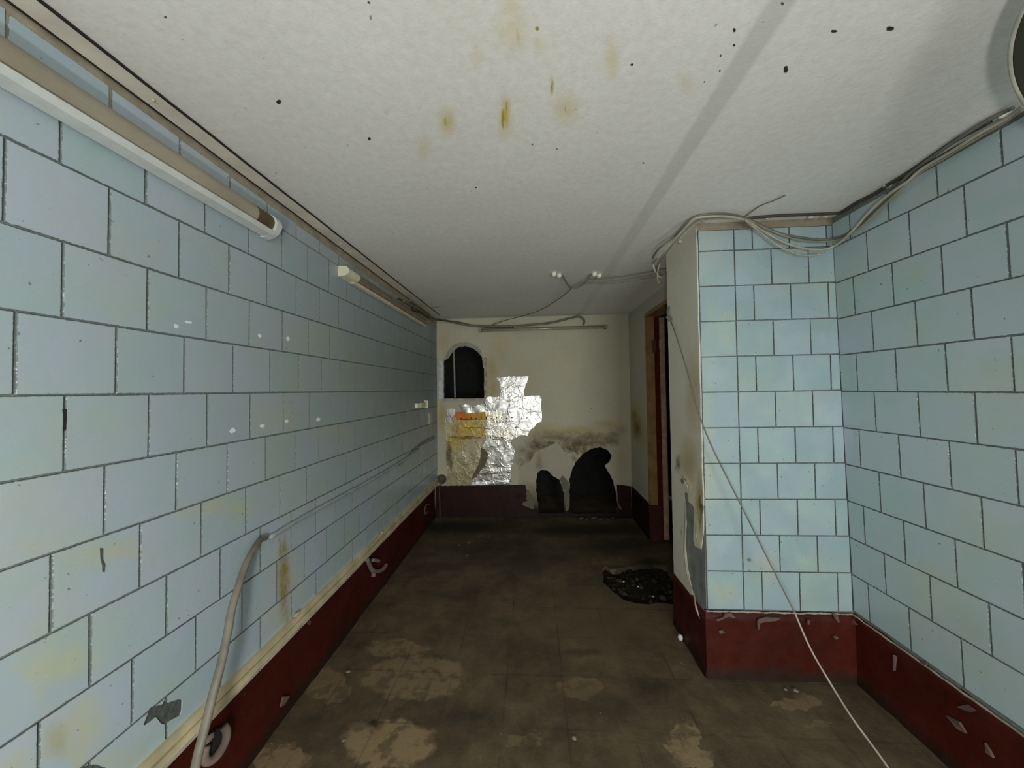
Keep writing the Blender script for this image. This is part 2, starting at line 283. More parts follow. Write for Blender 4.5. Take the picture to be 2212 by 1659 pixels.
# ------------------------------------------------------------------ geometry helpers
def box(bm, x0, x1, y0, y1, z0, z1, mi=0):
    v = [bm.verts.new(c) for c in ((x0,y0,z0),(x1,y0,z0),(x1,y1,z0),(x0,y1,z0),(x0,y0,z1),(x1,y0,z1),(x1,y1,z1),(x0,y1,z1))]
    for f in ((0,3,2,1),(4,5,6,7),(0,1,5,4),(1,2,6,5),(2,3,7,6),(3,0,4,7)):
        bm.faces.new([v[i] for i in f]).material_index = mi
    return v
def bmo(name, fill, mat, parent=None, bevel=0, smooth=False):
    bm = bmesh.new(); fill(bm)
    if bevel: bmesh.ops.bevel(bm, geom=list(bm.edges), offset=bevel, segments=2, affect='EDGES', clamp_overlap=True)
    bmesh.ops.recalc_face_normals(bm, faces=bm.faces)
    me = bpy.data.meshes.new(name); bm.to_mesh(me); bm.free()
    return link(name, me, mat, parent, smooth)
def boxo(name, b, mat, parent=None, bevel=0):
    return bmo(name, lambda bm: box(bm, *b), mat, parent, bevel)

# frames: (origin, u, v, w) ; left wall / right wall lean very slightly as in the photo
LS, LT, RS, RT = -0.0055, 0.0081, 0.0109, -0.0231
def WL(y, z, w=0): return Vector((-1.217 + LS*y + LT*(z-1.62) + w, y, z))
def WR(y, z, w=0): return Vector((1.6818 + RS*y + RT*(z-1.62) - w, y, z))
def WC(x, z, w=0): return Vector((x, 2.034 - w, z))
def WF(x, z, w=0): return Vector((x, 4.45 - w, z))
def WS(y, z, w=0): return Vector((0.95 - w, y, z))
def WD(y, z, w=0): return Vector((1.217 - w, y, z))
def WT(x, y, w=0): return Vector((x, y, 2.55 - w))
def WG(x, y, w=0): return Vector((x, y, w))

def slab(name, W, outer, holes, w0, w1, mat, parent=None, jag=0.0):
    """a flat sheet of given outline with holes, from offset w0 to w1 in frame W"""
    cu = bpy.data.curves.new('tmp', 'CURVE'); cu.dimensions = '2D'; cu.fill_mode = 'BOTH'; cu.extrude = 0.5
    for poly in [outer] + list(holes):
        pts = list(poly)
        if jag and poly is not outer or (jag and not holes): pts = rag(pts, jag)
        s = cu.splines.new('POLY'); s.points.add(len(pts) - 1); s.use_cyclic_u = True
        for i, q in enumerate(pts): s.points[i].co = (q[0], q[1], 0, 1)
    ob = bpy.data.objects.new('tmp', cu); COL.objects.link(ob)
    dg = bpy.context.evaluated_depsgraph_get(); ev = ob.evaluated_get(dg)
    me = bpy.data.meshes.new_from_object(ev); bpy.data.objects.remove(ob); bpy.data.curves.remove(cu)
    bm = bmesh.new(); bm.from_mesh(me); bmesh.ops.remove_doubles(bm, verts=bm.verts, dist=1e-5)
    for v in bm.verts: v.co = W(v.co.x, v.co.y, w1 if v.co.z > 0 else w0)
    bmesh.ops.recalc_face_normals(bm, faces=bm.faces)
    bm.to_mesh(me); bm.free(); me.materials.clear(); me.name = name
    return link(name, me, mat, parent)
def rag(pts, amt, seg=0.02):
    """tear up an outline"""
    o = []; n = len(pts)
    for i in range(n):
        a = Vector(pts[i][:2]); b = Vector(pts[(i+1) % n][:2]); L_ = (b-a).length; k = max(1, int(L_/seg))
        nrm = Vector((-(b-a).y, (b-a).x)).normalized() if L_ > 1e-6 else Vector((0, 0))
        for j in range(k):
            p = a.lerp(b, j/k); q = p + nrm * (noise.noise(Vector((p.x*31, p.y*31, 3.3))) * amt * 2 + (random.random()-.5)*amt*.5)
            o.append((q.x, q.y))
    return o
def inside(P, poly):
    x, y = P[:, 0], P[:, 1]; r = np.zeros(len(P), bool); n = len(poly)
    for i in range(n):
        x1, y1 = poly[i][:2]; x2, y2 = poly[(i+1) % n][:2]
        c = ((y1 > y) != (y2 > y)); xi = (x2-x1)*(y-y1)/((y2-y1) if y2 != y1 else 1e-9)+x1
        r ^= c & (x < xi)
    return r
def sheet(name, W, poly, cell, disp, mat, parent=None, smooth=True, holes=()):
    """a thin crumpled sheet: fine grid cells whose centres lie inside the outline"""
    a = np.array([q[:2] for q in poly]); lo = a.min(0); hi = a.max(0); nu = int((hi[0]-lo[0])/cell)+1; nv = int((hi[1]-lo[1])/cell)+1
    U, V = np.meshgrid(lo[0]+(np.arange(nu)+.5)*cell, lo[1]+(np.arange(nv)+.5)*cell, indexing='ij')
    ins = inside(np.stack([U.ravel(), V.ravel()], 1), poly)
    for h in holes: ins &= ~inside(np.stack([U.ravel(), V.ravel()], 1), h)
    ins = ins.reshape(nu, nv); idx = {}; vs_ = []; fs = []
    def vid(i, j):
        k = (i, j)
        if k not in idx:
            u = lo[0]+i*cell; v = lo[1]+j*cell
            idx[k] = len(vs_); vs_.append(W(u, v, disp(u, v)))
        return idx[k]
    for i, j in zip(*np.nonzero(ins)): fs.append((vid(i, j), vid(i+1, j), vid(i+1, j+1), vid(i, j+1)))
    me = mesh(name, vs_, fs)
    bm = bmesh.new(); bm.from_mesh(me); bmesh.ops.recalc_face_normals(bm, faces=bm.faces); bm.to_mesh(me); bm.free()
    return link(name, me, mat, parent, smooth)
def catmull(P, sub):
    P = [Vector(p) for p in P]; o = []
    for i in range(len(P)-1):
        p0 = P[max(0, i-1)]; p1 = P[i]; p2 = P[i+1]; p3 = P[min(len(P)-1, i+2)]
        for k in range(sub):
            t = k/sub; t2 = t*t; t3 = t2*t
            o.append(0.5*((2*p1)+(-p0+p2)*t+(2*p0-5*p1+4*p2-p3)*t2+(-p0+3*p1-3*p2+p3)*t3))
    o.append(P[-1]); return o
def tube(name, P, r, mat, parent=None, sub=8, seg=8, flat=1.0, up=Vector((0, 0, 1)), wob=0.0):
    pts = catmull(P, sub) if sub > 1 else [Vector(p) for p in P]
    n = len(pts); vs_ = []; fs = []; pn = None
    for i, p in enumerate(pts):
        t = (pts[min(n-1, i+1)] - pts[max(0, i-1)]).normalized()
        if pn is None: a = up.cross(t); a = a if a.length > 1e-3 else Vector((1, 0, 0)).cross(t); a.normalize()
        else: a = (pn - t*pn.dot(t)).normalized()
        pn = a; b = t.cross(a)
        if wob: p = p + a*noise.noise(p*9)*wob + b*noise.noise(p*9+Vector((5, 5, 5)))*wob
        rr = r(i/(n-1)) if callable(r) else r
        for k in range(seg):
            th = 2*math.pi*k/seg; vs_.append(p + a*math.cos(th)*rr + b*math.sin(th)*rr*flat)
    for i in range(n-1):
        for k in range(seg):
            k2 = (k+1) % seg; fs.append((i*seg+k, i*seg+k2, (i+1)*seg+k2, (i+1)*seg+k))
    fs.append(tuple(range(seg-1, -1, -1))); fs.append(tuple((n-1)*seg+k for k in range(seg)))
    return link(name, mesh(name, vs_, fs), mat, parent, True)
def lathe(name, prof, centre, axis, mat, parent=None, seg=28, smooth=True):
    """prof: list of (r, h) along axis"""
    ax = Vector(axis).normalized(); a = ax.orthogonal().normalized(); b = ax.cross(a); c = Vector(centre); vs_ = []; fs = []
    for r, h in prof:
        for k in range(seg):
            th = 2*math.pi*k/seg; vs_.append(c + ax*h + (a*math.cos(th)+b*math.sin(th))*max(r, 1e-4))
    for i in range(len(prof)-1):
        for k in range(seg):
            k2 = (k+1) % seg; fs.append((i*seg+k, i*seg+k2, (i+1)*seg+k2, (i+1)*seg+k))
    return link(name, mesh(name, vs_, fs), mat, parent, smooth)
def blob(name, c, r, mat, parent=None, amt=0.35, sub=2, sq=(1, 1, 1), seed=0):
    bm = bmesh.new(); bmesh.ops.create_icosphere(bm, subdivisions=sub, radius=1)
    for v in bm.verts:
        d = 1 + amt*noise.noise(v.co*1.7+Vector((seed*3.1, seed, 0)))
        v.co = Vector((v.co.x*sq[0]*r*d, v.co.y*sq[1]*r*d, v.co.z*sq[2]*r*d)) + Vector(c)
    me = bpy.data.meshes.new(name); bm.to_mesh(me); bm.free()
    return link(name, me, mat, parent, True)
def profile(name, prof, y0, y1, W, mat, parent=None, n=2, ends=True):
    """extrude a (w, z) outline along y on frame W"""
    m = len(prof); vs_ = []; fs = []
    for i in range(n):
        y = y0+(y1-y0)*i/(n-1)
        for w, z in prof: vs_.append(W(y, z, w))
    for i in range(n-1):
        for k in range(m):
            k2 = (k+1) % m; fs.append((i*m+k, (i+1)*m+k, (i+1)*m+k2, i*m+k2))
    if ends: fs.append(tuple(range(m))); fs.append(tuple((n-1)*m+k for k in range(m-1, -1, -1)))
    me = mesh(name, vs_, fs); bm = bmesh.new(); bm.from_mesh(me); bmesh.ops.recalc_face_normals(bm, faces=bm.faces); bm.to_mesh(me); bm.free()
    return link(name, me, mat, parent)

# ------------------------------------------------------------------ tiles
_tc = {}
def tile_mesh(w, h, mat):
    k = (round(w, 3), round(h, 3), mat.name)
    if k in _tc: return _tc[k]
    a, b = w/2, h/2; e = 0.0030; T = 0.005
    rings = [((a, b), -0.001), ((a, b), T-0.0013), ((a-e*.35, b-e*.35), T-0.0002), ((a-e, b-e), T)]
    vs_ = []
    for (x, y), z in rings: vs_ += [(-x, -y, z), (x, -y, z), (x, y, z), (-x, y, z)]
    fs = []
    for r in range(3):
        for i in range(4):
            j = (i+1) % 4; fs.append((r*4+i, r*4+j, r*4+4+j, r*4+4+i))
    fs.append((12, 13, 14, 15)); fs.append((3, 2, 1, 0))
    me = mesh('tile', vs_, fs); at = me.attributes.new('edge', 'FLOAT', 'POINT')
    at.data.foreach_set('value', [1.0]*8+[0.85]*4+[0.0]*4)
    me.materials.append(mat); _tc[k] = me; return me
def place_tile(W, uax, vax, u0, u1, v0, v1, mat, parent, gap=0.0046, flip=1, jit=1.0):
    w = u1-u0-gap; h = v1-v0-gap
    if w < 0.012 or h < 0.012: return None
    o = bpy.data.objects.new('tile', tile_mesh(w, h, mat)); COL.objects.link(o)
    cu, cv = (u0+u1)/2, (v0+v1)/2
    p = W(cu, cv, 0); du = (W(cu+0.1, cv, 0)-p).normalized()*flip; dv = (W(cu, cv+0.1, 0)-p); dv = (dv-du*dv.dot(du)).normalized(); dw = du.cross(dv)
    r = lambda s: random.uniform(-s, s)*jit
    m = Matrix((du, dv, dw)).transposed().to_4x4() @ Matrix.Rotation(r(0.003), 4, 'Z') @ Matrix.Rotation(r(0.006), 4, 'X') @ Matrix.Rotation(r(0.006), 4, 'Y')
    m.translation = p + du*r(0.0006)+dv*r(0.0006)+dw*r(0.0004)
    o.parent = parent; o.matrix_local = m
    return o

# cut holes in a mesh object with a prism cutter
def cut(objs, poly, W, w0=-0.05, w1=0.05):
    n_ = len(poly)
    cm = mesh('cutter', [W(a[0], a[1], w0) for a in poly]+[W(a[0], a[1], w1) for a in poly], [tuple(range(n_)), tuple(range(2*n_-1, n_-1, -1))]+[(i, (i+1) % n_, n_+(i+1) % n_, n_+i) for i in range(n_)])
    bm = bmesh.new(); bm.from_mesh(cm); bmesh.ops.recalc_face_normals(bm, faces=bm.faces); bmesh.ops.triangulate(bm, faces=bm.faces)
    if bm.calc_volume(signed=True) < 0: bmesh.ops.reverse_faces(bm, faces=bm.faces)
    bm.to_mesh(cm); bm.free(); c = bpy.data.objects.new('cutter', cm); COL.objects.link(c)
    for o in objs:
        o.data = o.data.copy()
        md = o.modifiers.new('cut', 'BOOLEAN'); md.operation = 'DIFFERENCE'; md.object = c; md.solver = 'EXACT'
    bpy.context.view_layer.update(); dg = bpy.context.evaluated_depsgraph_get()
    for o in objs:
        me = bpy.data.meshes.new_from_object(o.evaluated_get(dg)); o.modifiers.clear(); o.data = me
        co = [v.co for v in me.vertices]; ax_ = max(c_.x for c_ in co); by_ = max(c_.y for c_ in co)
        if 'edge' in me.attributes: me.attributes.remove(me.attributes['edge'])
        at = me.attributes.new('edge', 'FLOAT', 'POINT'); dd = [min(ax_-abs(c_.x), by_-abs(c_.y)) for c_ in co]
        at.data.foreach_set('value', [1.0 if d_ < 0.0005 else (0.85 if d_ < 0.0015 else 0.0) for d_ in dd])
    bpy.data.objects.remove(c)

# ================================================================== SETTING
YB = -2.2
# floor with the broken pit beside the doorway
PIT = [(0.5878,3.2034),(0.5814,3.1087),(0.5629,2.9765),(0.5957,2.8826),(0.6593,2.7417),(0.7355,2.7034),(0.8385,2.6841),(0.9253,2.7095),(1.0229,2.69),(1.1093,2.7855),(1.1579,2.9662),(1.1631,3.1248),(1.1856,3.2687),(1.0935,3.3),(0.9413,3.279),(0.7817,3.2249),(0.6791,3.1897),(0.637,3.2626)]
fl = slab('floor', WG, [(-1.45, YB-.1), (1.95, YB-.1), (1.95, 6.6), (-1.45, 6.6)], [rag(PIT, 0.006, 0.03)], -0.10, 0.0, M_FLOOR); tag(fl, kind='structure')
boxo('floor', (-1.45, 3.2, 0, 6.6, -0.25, -0.101), M_SHAFT).__setitem__('kind', 'structure')
# ceiling
cl = bmo('ceiling', lambda bm: box(bm, -1.45, 3.2, YB-.1, 6.6, 2.55, 2.65), M_CEIL); tag(cl, kind='structure')

# --- left wall
wl = profile('wall_left', [(0, 0.40), (0, 2.56), (-0.12, 2.56), (-0.12, 0.40)], YB, 4.47, WL, M_GROUT); tag(wl, kind='structure')
HP = 0.2*1.004
PH = {-6: 0.697, -5: 0.6971, -4: 0.6948, -3: 0.715, -2: 0.7234, -1: 0.7367, 0: 0.7481, 1: 0.7298, 2: 0.7281, 3: 0.7223, 4: 0.7281}
def left_top(y): return 2.520-0.020*(y-0.9)
hole_tiles = []
HOLE1 = [(1.0301,0.5987),(1.0496,0.6337),(1.0857,0.6117),(1.0914,0.6217),(1.1017,0.602),(1.1398,0.5808),(1.1526,0.5649),(1.1496,0.5313),(1.1434,0.5229),(1.1141,0.5346),(1.092,0.5402),(1.0805,0.5556),(1.0663,0.588),(1.0526,0.589),(1.0341,0.5921)]
HOLE2 = [(0.8756,0.6303),(0.8972,0.616),(0.9125,0.6011),(0.9371,0.5648),(0.9417,0.5327),(0.8684,0.6007)]
far_stuff = []
for c in range(-6, 5):
    z0 = 1.6261+0.2*c; z1 = z0+0.2
    par = c % 2
    for n in range(-16, 20):
        y0 = PH[c]+(2*n+par)*0.1*1.004; y1 = y0+HP
        if y0 > 4.44: continue
        y1 = min(y1, 4.452); 
        if y0 < YB+0.05: continue
        zt = min(z1, left_top(y0)) if c == 4 else z1
        if y0 < 0.28: far_stuff.append((y0, y1, z0, zt)); continue
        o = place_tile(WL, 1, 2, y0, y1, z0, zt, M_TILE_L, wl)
        if o: 
            for H in (HOLE1, HOLE2):
                hy = [q[0] for q in H]; hz = [q[1] for q in H]
                if y0 < max(hy) and y1 > min(hy) and z0 < max(hz) and zt > min(hz): hole_tiles.append((o, H)) if not any(o is a and H is b for a, b in hole_tiles) else None
for H in (HOLE1, HOLE2):
    ob = [o for o, h in hole_tiles if h is H]
    if ob: cut(ob, H, WL)
bpy.context.view_layer.update()
def joined_tiles(lst, W, mat, parent, flip=1):
    bm = bmesh.new(); 
    for (u0, u1, v0, v1) in lst:
        o = place_tile(W, 1, 2, u0, u1, v0, v1, mat, parent, flip=flip)
        if o is None: continue
        mm = o.matrix_local.copy(); t = o.data.copy(); t.transform(mm); bm.from_mesh(t); bpy.data.meshes.remove(t); bpy.data.objects.remove(o)
    me = bpy.data.meshes.new('tile_rows'); bm.to_mesh(me); bm.free()
    o = link('tile_rows', me, mat, parent); o['kind'] = 'stuff'; return o
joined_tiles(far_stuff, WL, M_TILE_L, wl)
# cement showing inside the broken places
M_HOLE = simple('dark_mortar', (0.075, 0.085, 0.08), 0.95, var=0.4, bump=0.8, bscale=45, bdist=0.01)
for H in (HOLE1, HOLE2):
    sheet('mortar_patch', WL, H, 0.006, lambda u, v: 0.0012+0.0018*noise.noise(Vector((u*60, v*60, 0))), M_HOLE, wl)
M_STRIP = simple('brown_plaster_strip', (0.34, 0.30, 0.22), 0.85, var=0.3)  # plain brownish plaster above the tile tops
st = profile('trim_1', [(0.0, 2.42), (0.003, 2.42), (0.003, 2.56), (0, 2.56)], YB, 4.45, WL, M_STRIP); tag(st, kind='structure')

# red painted band of the left wall, set back a little behind the tiles
def band(name, P0, P1, h, th=0.02, n=60, parent=None, top=0.004, mat=None):
    P0 = Vector(P0); P1 = Vector(P1); d = (P1-P0); L_ = d.length; d.normalize(); nrm = Vector((0, 0, 1)).cross(d); vs_ = []; fs = []
    rows = 7
    for i in range(n+1):
        p = P0+d*(L_*i/n)
        for j in range(rows+1):
            z = h*j/rows
            if j == rows: z += top*noise.noise(p*12)*2
            w = 0.006*noise.noise(Vector((p.x*3, p.y*3, z*5)))+0.004*noise.noise(Vector((p.x*14, p.y*14, z*14)))
            if j == 0: w += 0.008
            vs_.append(p+Vector((0, 0, z))+nrm*w)
        vs_.append(p+Vector((0, 0, h))-nrm*th)
    m = rows+2
    for i in range(n):
        for j in range(m-1): fs.append((i*m+j, (i+1)*m+j, (i+1)*m+j+1, i*m+j+1))
    o = link(name, mesh(name, vs_, fs), mat or M_RED, parent, True); return o
# normal of band: z x d ; for left wall go +y -> z x y = -x so walk towards -y
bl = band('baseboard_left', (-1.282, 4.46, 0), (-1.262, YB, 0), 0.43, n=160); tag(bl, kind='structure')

# --- right wall
wr = profile('wall_right', [(0, 0.36), (0, 2.56), (-0.12, 2.56), (-0.12, 0.36)], YB, 2.04, WR, M_GROUT); tag(wr, kind='structure')
RPH = {1: 1.7321, 2: 1.7213, 0: 1.7289, -1: 1.7428, -2: 1.7372, 3: 1.735, 4: 1.7213, -3: 1.7428, -4: 1.7372, -5: 1.74, -6: 1.737}
rest = []
for c in range(-6, 5):
    z0 = 1.5822+0.2*c; z1 = z0+0.2
    if c == 4: z1 = 2.518
    par = c % 2
    for n in range(-20, 3):
        y0 = RPH[c]+(2*n+par)*0.1*0.998; y1 = min(y0+0.1996, 2.030)
        if y0 > 2.01 or y0 < YB+0.05: continue
        if y1 < 0.75: rest.append((y0, y1, z0, z1)); continue
        place_tile(WR, 1, 2, y0, y1, z0, z1, M_TILE_R, wr, flip=-1)
joined_tiles(rest, WR, M_TILE_R, wr, flip=-1)

# --- column (projecting pier) : front tiled, left side papered
wc = bmo('wall_column', lambda bm: box(bm, 0.955, 1.80, 2.036, 2.47, 0, 2.56), [M_GROUT]); tag(wc, kind='structure')
for c in range(-6, 5):
    z0 = 1.5882+0.2*c; z1 = z0+0.2
    if c == -6: z0 = 0.375
    if c == 4: z1 = 2.508
    xs = [0.9535, 1.151]
    x = 1.151+(0.1 if c % 2 == 0 else 0.1991)
    while x < 1.66: xs.append(x); x += 0.1991
    xs.append(1.699-0.023*(z0-1.62)*0.9)
    for a, b in zip(xs, xs[1:]): place_tile(WC, 0, 2, a, b, z0, z1, M_TILE_C, wc)
tr = bmo('trim_2', lambda bm: box(bm, 0.95, 1.70, 2.030, 2.04, 2.508, 2.56), simple('shaded_crumbly_plaster', (0.27, 0.24, 0.17), 0.9, bump=0.6)); tag(tr, kind='structure')  # crumbly strip; the cable bundle's shadow is put into its dark colour
# column left side: cement core, wallpaper layer with the torn opening
core = slab('column_core', WS, [(2.036, 0), (2.475, 0), (2.475, 2.56), (2.036, 2.56)], [], -0.004, 0.0, M_CEMENT, wc)
TORN = [(2.2672,0.9579),(2.2177,0.9128),(2.1497,0.9181),(2.1676,0.7022),(2.1454,0.6735),(2.049,0.6904),(2.044,0.3821),(2.0622,0.3397),(2.1113,0.3461),(2.1893,0.4175),(2.2606,0.4956),(2.2847,0.6521),(2.2586,0.7612),(2.2684,0.8212),(2.2778,0.8907)]
torn2 = [(2.3395,1.0177),(2.2489,1.0468),(2.2635,1.0228),(2.3129,0.992),(2.3334,1.0014)]
paper = [(2.034, 2.56), (2.478, 2.56), (2.478, 0.30), (2.300, 0.30)] + [ (y, z) for (y, z) in [(2.2243,0.3445),(2.1925,0.3602),(2.2606,0.4956),(2.2847,0.6521),(2.2586,0.7612),(2.2684,0.8212),(2.2778,0.8907),(2.2814,0.945),(2.2272,0.9725),(2.2177,0.9128),(2.1621,0.9113),(2.1452,0.8922),(2.1676,0.7022),(2.1454,0.6735),(2.0708,0.6883)] ] + [(2.040, 0.80), (2.034, 0.86)]
slab('wallpaper', WS, rag(paper, 0.002, 0.03), [torn2], 0.0005, 0.004, M_COLS, wc)
M_PAPER = simple('torn_paper', (0.62, 0.57, 0.44), 0.8, var=0.2)
def curl(name, pts, wid, lift, mat, parent):
    """a strip of paper peeling off along a polyline of 3-D points"""
    P = catmull(pts, 6); n = len(P); vs_ = []; fs = []
    for i, p in enumerate(P):
        t = i/(n-1); w = wid*math.sin(math.pi*min(1, max(0.06, t*0.94+0.03)))
        for k in range(4):
            a = k/3; vs_.append(p+Vector((-lift*math.sin(a*1.9)*math.sin(math.pi*t), -w*a, lift*0.3*a)))
    for i in range(n-1):
        for k in range(3): fs.append((i*4+k, (i+1)*4+k, (i+1)*4+k+1, i*4+k+1))
    return link(name, mesh(name, vs_, fs), mat, parent, True)
curl('torn_flap', [(0.944,2.2666,0.9552),(0.942,2.2476,0.8572),(0.942,2.2476,0.7424),(0.942,2.2644,0.5627),(0.94,2.2278,0.4384),(0.938,2.152,0.3918)], 0.028, 0.022, M_PAPER, wc)
curl('torn_flap', [(0.944,2.1701,0.4144),(0.938,2.1365,0.3521),(0.93,2.0917,0.326),(0.925,2.06,0.2989)], 0.030, 0.02, M_PAPER, wc)
curl('torn_flap', [(0.944,2.301,1.069),(0.938,2.2415,1.0315),(0.936,2.1992,1.0087),(0.94,2.2243,0.9562)], 0.035, 0.02, simple('white_torn_paper', (0.80, 0.76, 0.62), 0.7, var=0.1), wc)
curl('torn_flap', [(0.944,2.1309,0.9106),(0.94,2.1152,0.8214),(0.94,2.1079,0.7437),(0.94,2.077,0.688)], 0.020, 0.012, M_PAPER, wc)
# corner bead of plaster beside the tiles
M_BEAD = simple('plaster_bead', (0.58, 0.58, 0.52), 0.8, bump=0.5)
tube('corner_bead', [WS(2.036, z, 0.0005+0.0012*math.sin(z*23)) for z in np.linspace(0.95, 2.5, 30)], 0.005, M_BEAD, wc, sub=1)
# red band round the column and along the right wall
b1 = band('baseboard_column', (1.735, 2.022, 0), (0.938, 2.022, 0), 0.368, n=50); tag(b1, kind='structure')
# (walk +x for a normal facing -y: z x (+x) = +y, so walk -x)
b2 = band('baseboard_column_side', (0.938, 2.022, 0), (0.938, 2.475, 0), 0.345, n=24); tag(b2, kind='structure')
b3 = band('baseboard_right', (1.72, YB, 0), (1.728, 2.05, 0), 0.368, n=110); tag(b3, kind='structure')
for b_ in (b1,b2,b3,bl):
    bm = bmesh.new(); bm.from_mesh(b_.data); bmesh.ops.recalc_face_normals(bm, faces=bm.faces); bm.to_mesh(b_.data); bm.free()

# --- far wall: gypsum board with the broken holes, old painted paper on top
WIN = [(-1.1486,1.522),(-1.1419,2.0197),(-1.1053,2.0309),(-1.0558,2.0959),(-1.0062,2.1728),(-0.9511,2.2135),(-0.8903,2.23),(-0.8301,2.2165),(-0.7583,2.1789),(-0.6868,2.1293),(-0.6517,2.0688),(-0.6177,1.9367),(-0.6242,1.5141)]
H1 = [(0.0205,0.4535),(0.0285,0.5061),(0.0353,0.5587),(0.065,0.5821),(0.0946,0.5995),(0.1237,0.5936),(0.1646,0.5935),(0.1934,0.57),(0.2242,0.5326),(0.268,0.5057),(0.318,0.473),(0.3514,0.3658),(0.3729,0.2728),(0.363,0.0579),(0.0497,0.0566),(0.0302,0.2724)]
H2 = [(0.4341,0.0814),(0.4398,0.3775),(0.4481,0.5083),(0.4849,0.6158),(0.5449,0.7203),(0.6188,0.8031),(0.6918,0.8474),(0.7614,0.8731),(0.8306,0.8848),(0.924,0.8488),(0.9746,0.7779),(0.9594,0.7357),(0.9442,0.6953),(0.8849,0.6492),(0.9108,0.6029),(0.9413,0.5542),(0.9856,0.4606),(1.0174,0.3198),(1.037,0.1436),(0.9965,0.0606),(0.4624,0.0468)]
PIPE = [(-1.19+0.062*math.cos(a*math.pi/9), 0.44+0.062*math.sin(a*math.pi/9)+0.045) for a in range(18)]
WINr, H1r, H2r = rag(WIN, 0.004, 0.025), rag(H1, 0.006, 0.025), rag(H2, 0.006, 0.025)
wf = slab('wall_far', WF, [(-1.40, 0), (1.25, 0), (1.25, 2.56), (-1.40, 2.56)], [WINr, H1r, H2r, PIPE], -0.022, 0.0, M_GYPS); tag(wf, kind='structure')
PAP = [(-1.255, 2.555), (1.235, 2.555), (1.205, 0.395)] + [(1.0494,0.4034),(1.0174,0.3198),(0.9856,0.4606),(0.9413,0.5542),(0.8849,0.6492),(0.9442,0.6953),(0.9746,0.7779),(0.924,0.8488),(0.8306,0.8848),(0.7614,0.8731),(0.6918,0.8474),(0.6188,0.8031),(0.5686,0.7493),(0.5122,0.8276),(0.4074,0.8043),(0.2916,0.9611),(0.2407,0.9205),(0.0152,0.8189),(-0.0585,0.6996),(-0.1688,0.6531),(-0.1957,0.4613),(-0.2142,0.4127)] + [(-1.255, 0.405)]
slab('paper_layer', WF, rag(PAP, 0.0025, 0.03), [WINr, PIPE], 0.0005, 0.003, M_FAR, wf)
# red band on the far wall stops at the broken part
def redF(pts, nm, W=WF, par=None): return slab(nm, W, rag(pts, 0.004, 0.02), [], 0.004, 0.008, M_RED_SHADE, par)
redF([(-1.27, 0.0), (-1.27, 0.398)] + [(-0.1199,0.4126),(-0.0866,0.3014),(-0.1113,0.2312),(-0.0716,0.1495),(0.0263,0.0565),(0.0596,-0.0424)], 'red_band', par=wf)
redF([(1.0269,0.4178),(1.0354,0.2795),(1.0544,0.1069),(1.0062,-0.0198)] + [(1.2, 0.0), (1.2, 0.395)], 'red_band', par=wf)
# flakes hanging at the edge of the broken base
for i, ps in enumerate(([(-0.1097,0.3248),(-0.0682,0.3482),(-0.0406,0.2489),(0.0056,0.2081),(-0.0197,0.103),(-0.0779,0.1261),(-0.1596,0.1609),(-0.1472,0.196),(-0.0882,0.2079)], [(0.3256,0.4765),(0.35,0.5347),(0.3955,0.488),(0.4352,0.4414),(0.4288,0.1046),(0.3878,0.0812),(0.3799,0.2786),(0.3473,0.3949)], [(1.0278,0.1931),(1.0668,0.1529),(1.0829,0.107),(1.0547,0.1184)])):
    slab('plaster_flake', WF, rag(ps, 0.003, 0.015), [], 0.0045, 0.012, simple('grey_flaking_plaster', (0.16, 0.145, 0.11), 0.9, bump=0.6), wf)
# space behind the far wall (seen through the holes)
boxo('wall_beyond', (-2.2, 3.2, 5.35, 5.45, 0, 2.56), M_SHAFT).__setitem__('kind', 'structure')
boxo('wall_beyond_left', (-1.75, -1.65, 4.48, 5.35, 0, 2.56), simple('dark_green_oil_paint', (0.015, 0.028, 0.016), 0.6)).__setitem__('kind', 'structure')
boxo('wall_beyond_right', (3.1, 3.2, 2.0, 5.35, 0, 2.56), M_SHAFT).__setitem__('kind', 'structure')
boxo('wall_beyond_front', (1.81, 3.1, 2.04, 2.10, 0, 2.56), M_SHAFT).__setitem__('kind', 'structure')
# frame left in the small window opening
M_WFR = simple('old_white_frame_paint', (0.55, 0.60, 0.62), 0.45, var=0.3)
M_WFR2 = simple('pinkish_putty', (0.50, 0.42, 0.38), 0.8, var=0.3)
wn = empty('window_1', (-0.88, 4.45, 1.52), kind='structure')
boxo('frame_stile', (*sorted(((-1.2106,1.8889)[0], (-1.1467,1.8877)[0])), 4.425, 4.449, (-1.2033,1.5168)[1], (-1.1966,2.0269)[1]), M_WFR, wn, 0.003)
boxo('frame_stile', (*sorted(((-0.6186,1.8771)[0], (-0.5827,1.8764)[0])), 4.432, 4.449, (-0.6245,1.4963)[1], (-0.6161,2.0441)[1]), simple('brown_white_wood', (0.42, 0.36, 0.28), 0.7, var=0.5), wn, 0.002)
boxo('frame_sill', (*sorted(((-1.1558,1.8878)[0], (-0.6186,1.8771)[0])), 4.42, 4.449, (-0.901,1.4884)[1], (-0.9006,1.5183)[1]), M_WFR2, wn, 0.003)
p0 = Vector((-1.0509,4.62,2.194)); p1 = Vector((-1.0413,4.62,1.5346))
tag(tube('pipe', [Vector((p0.x, p0.y, 2.56)), p0, p1, Vector((p1.x, p1.y, 0.0))], 0.012, simple('grey_pipe_paint', (0.30, 0.32, 0.30), 0.6), sub=3), 'thin pale vertical pipe seen in the dark behind the small arched opening', 'pipe')
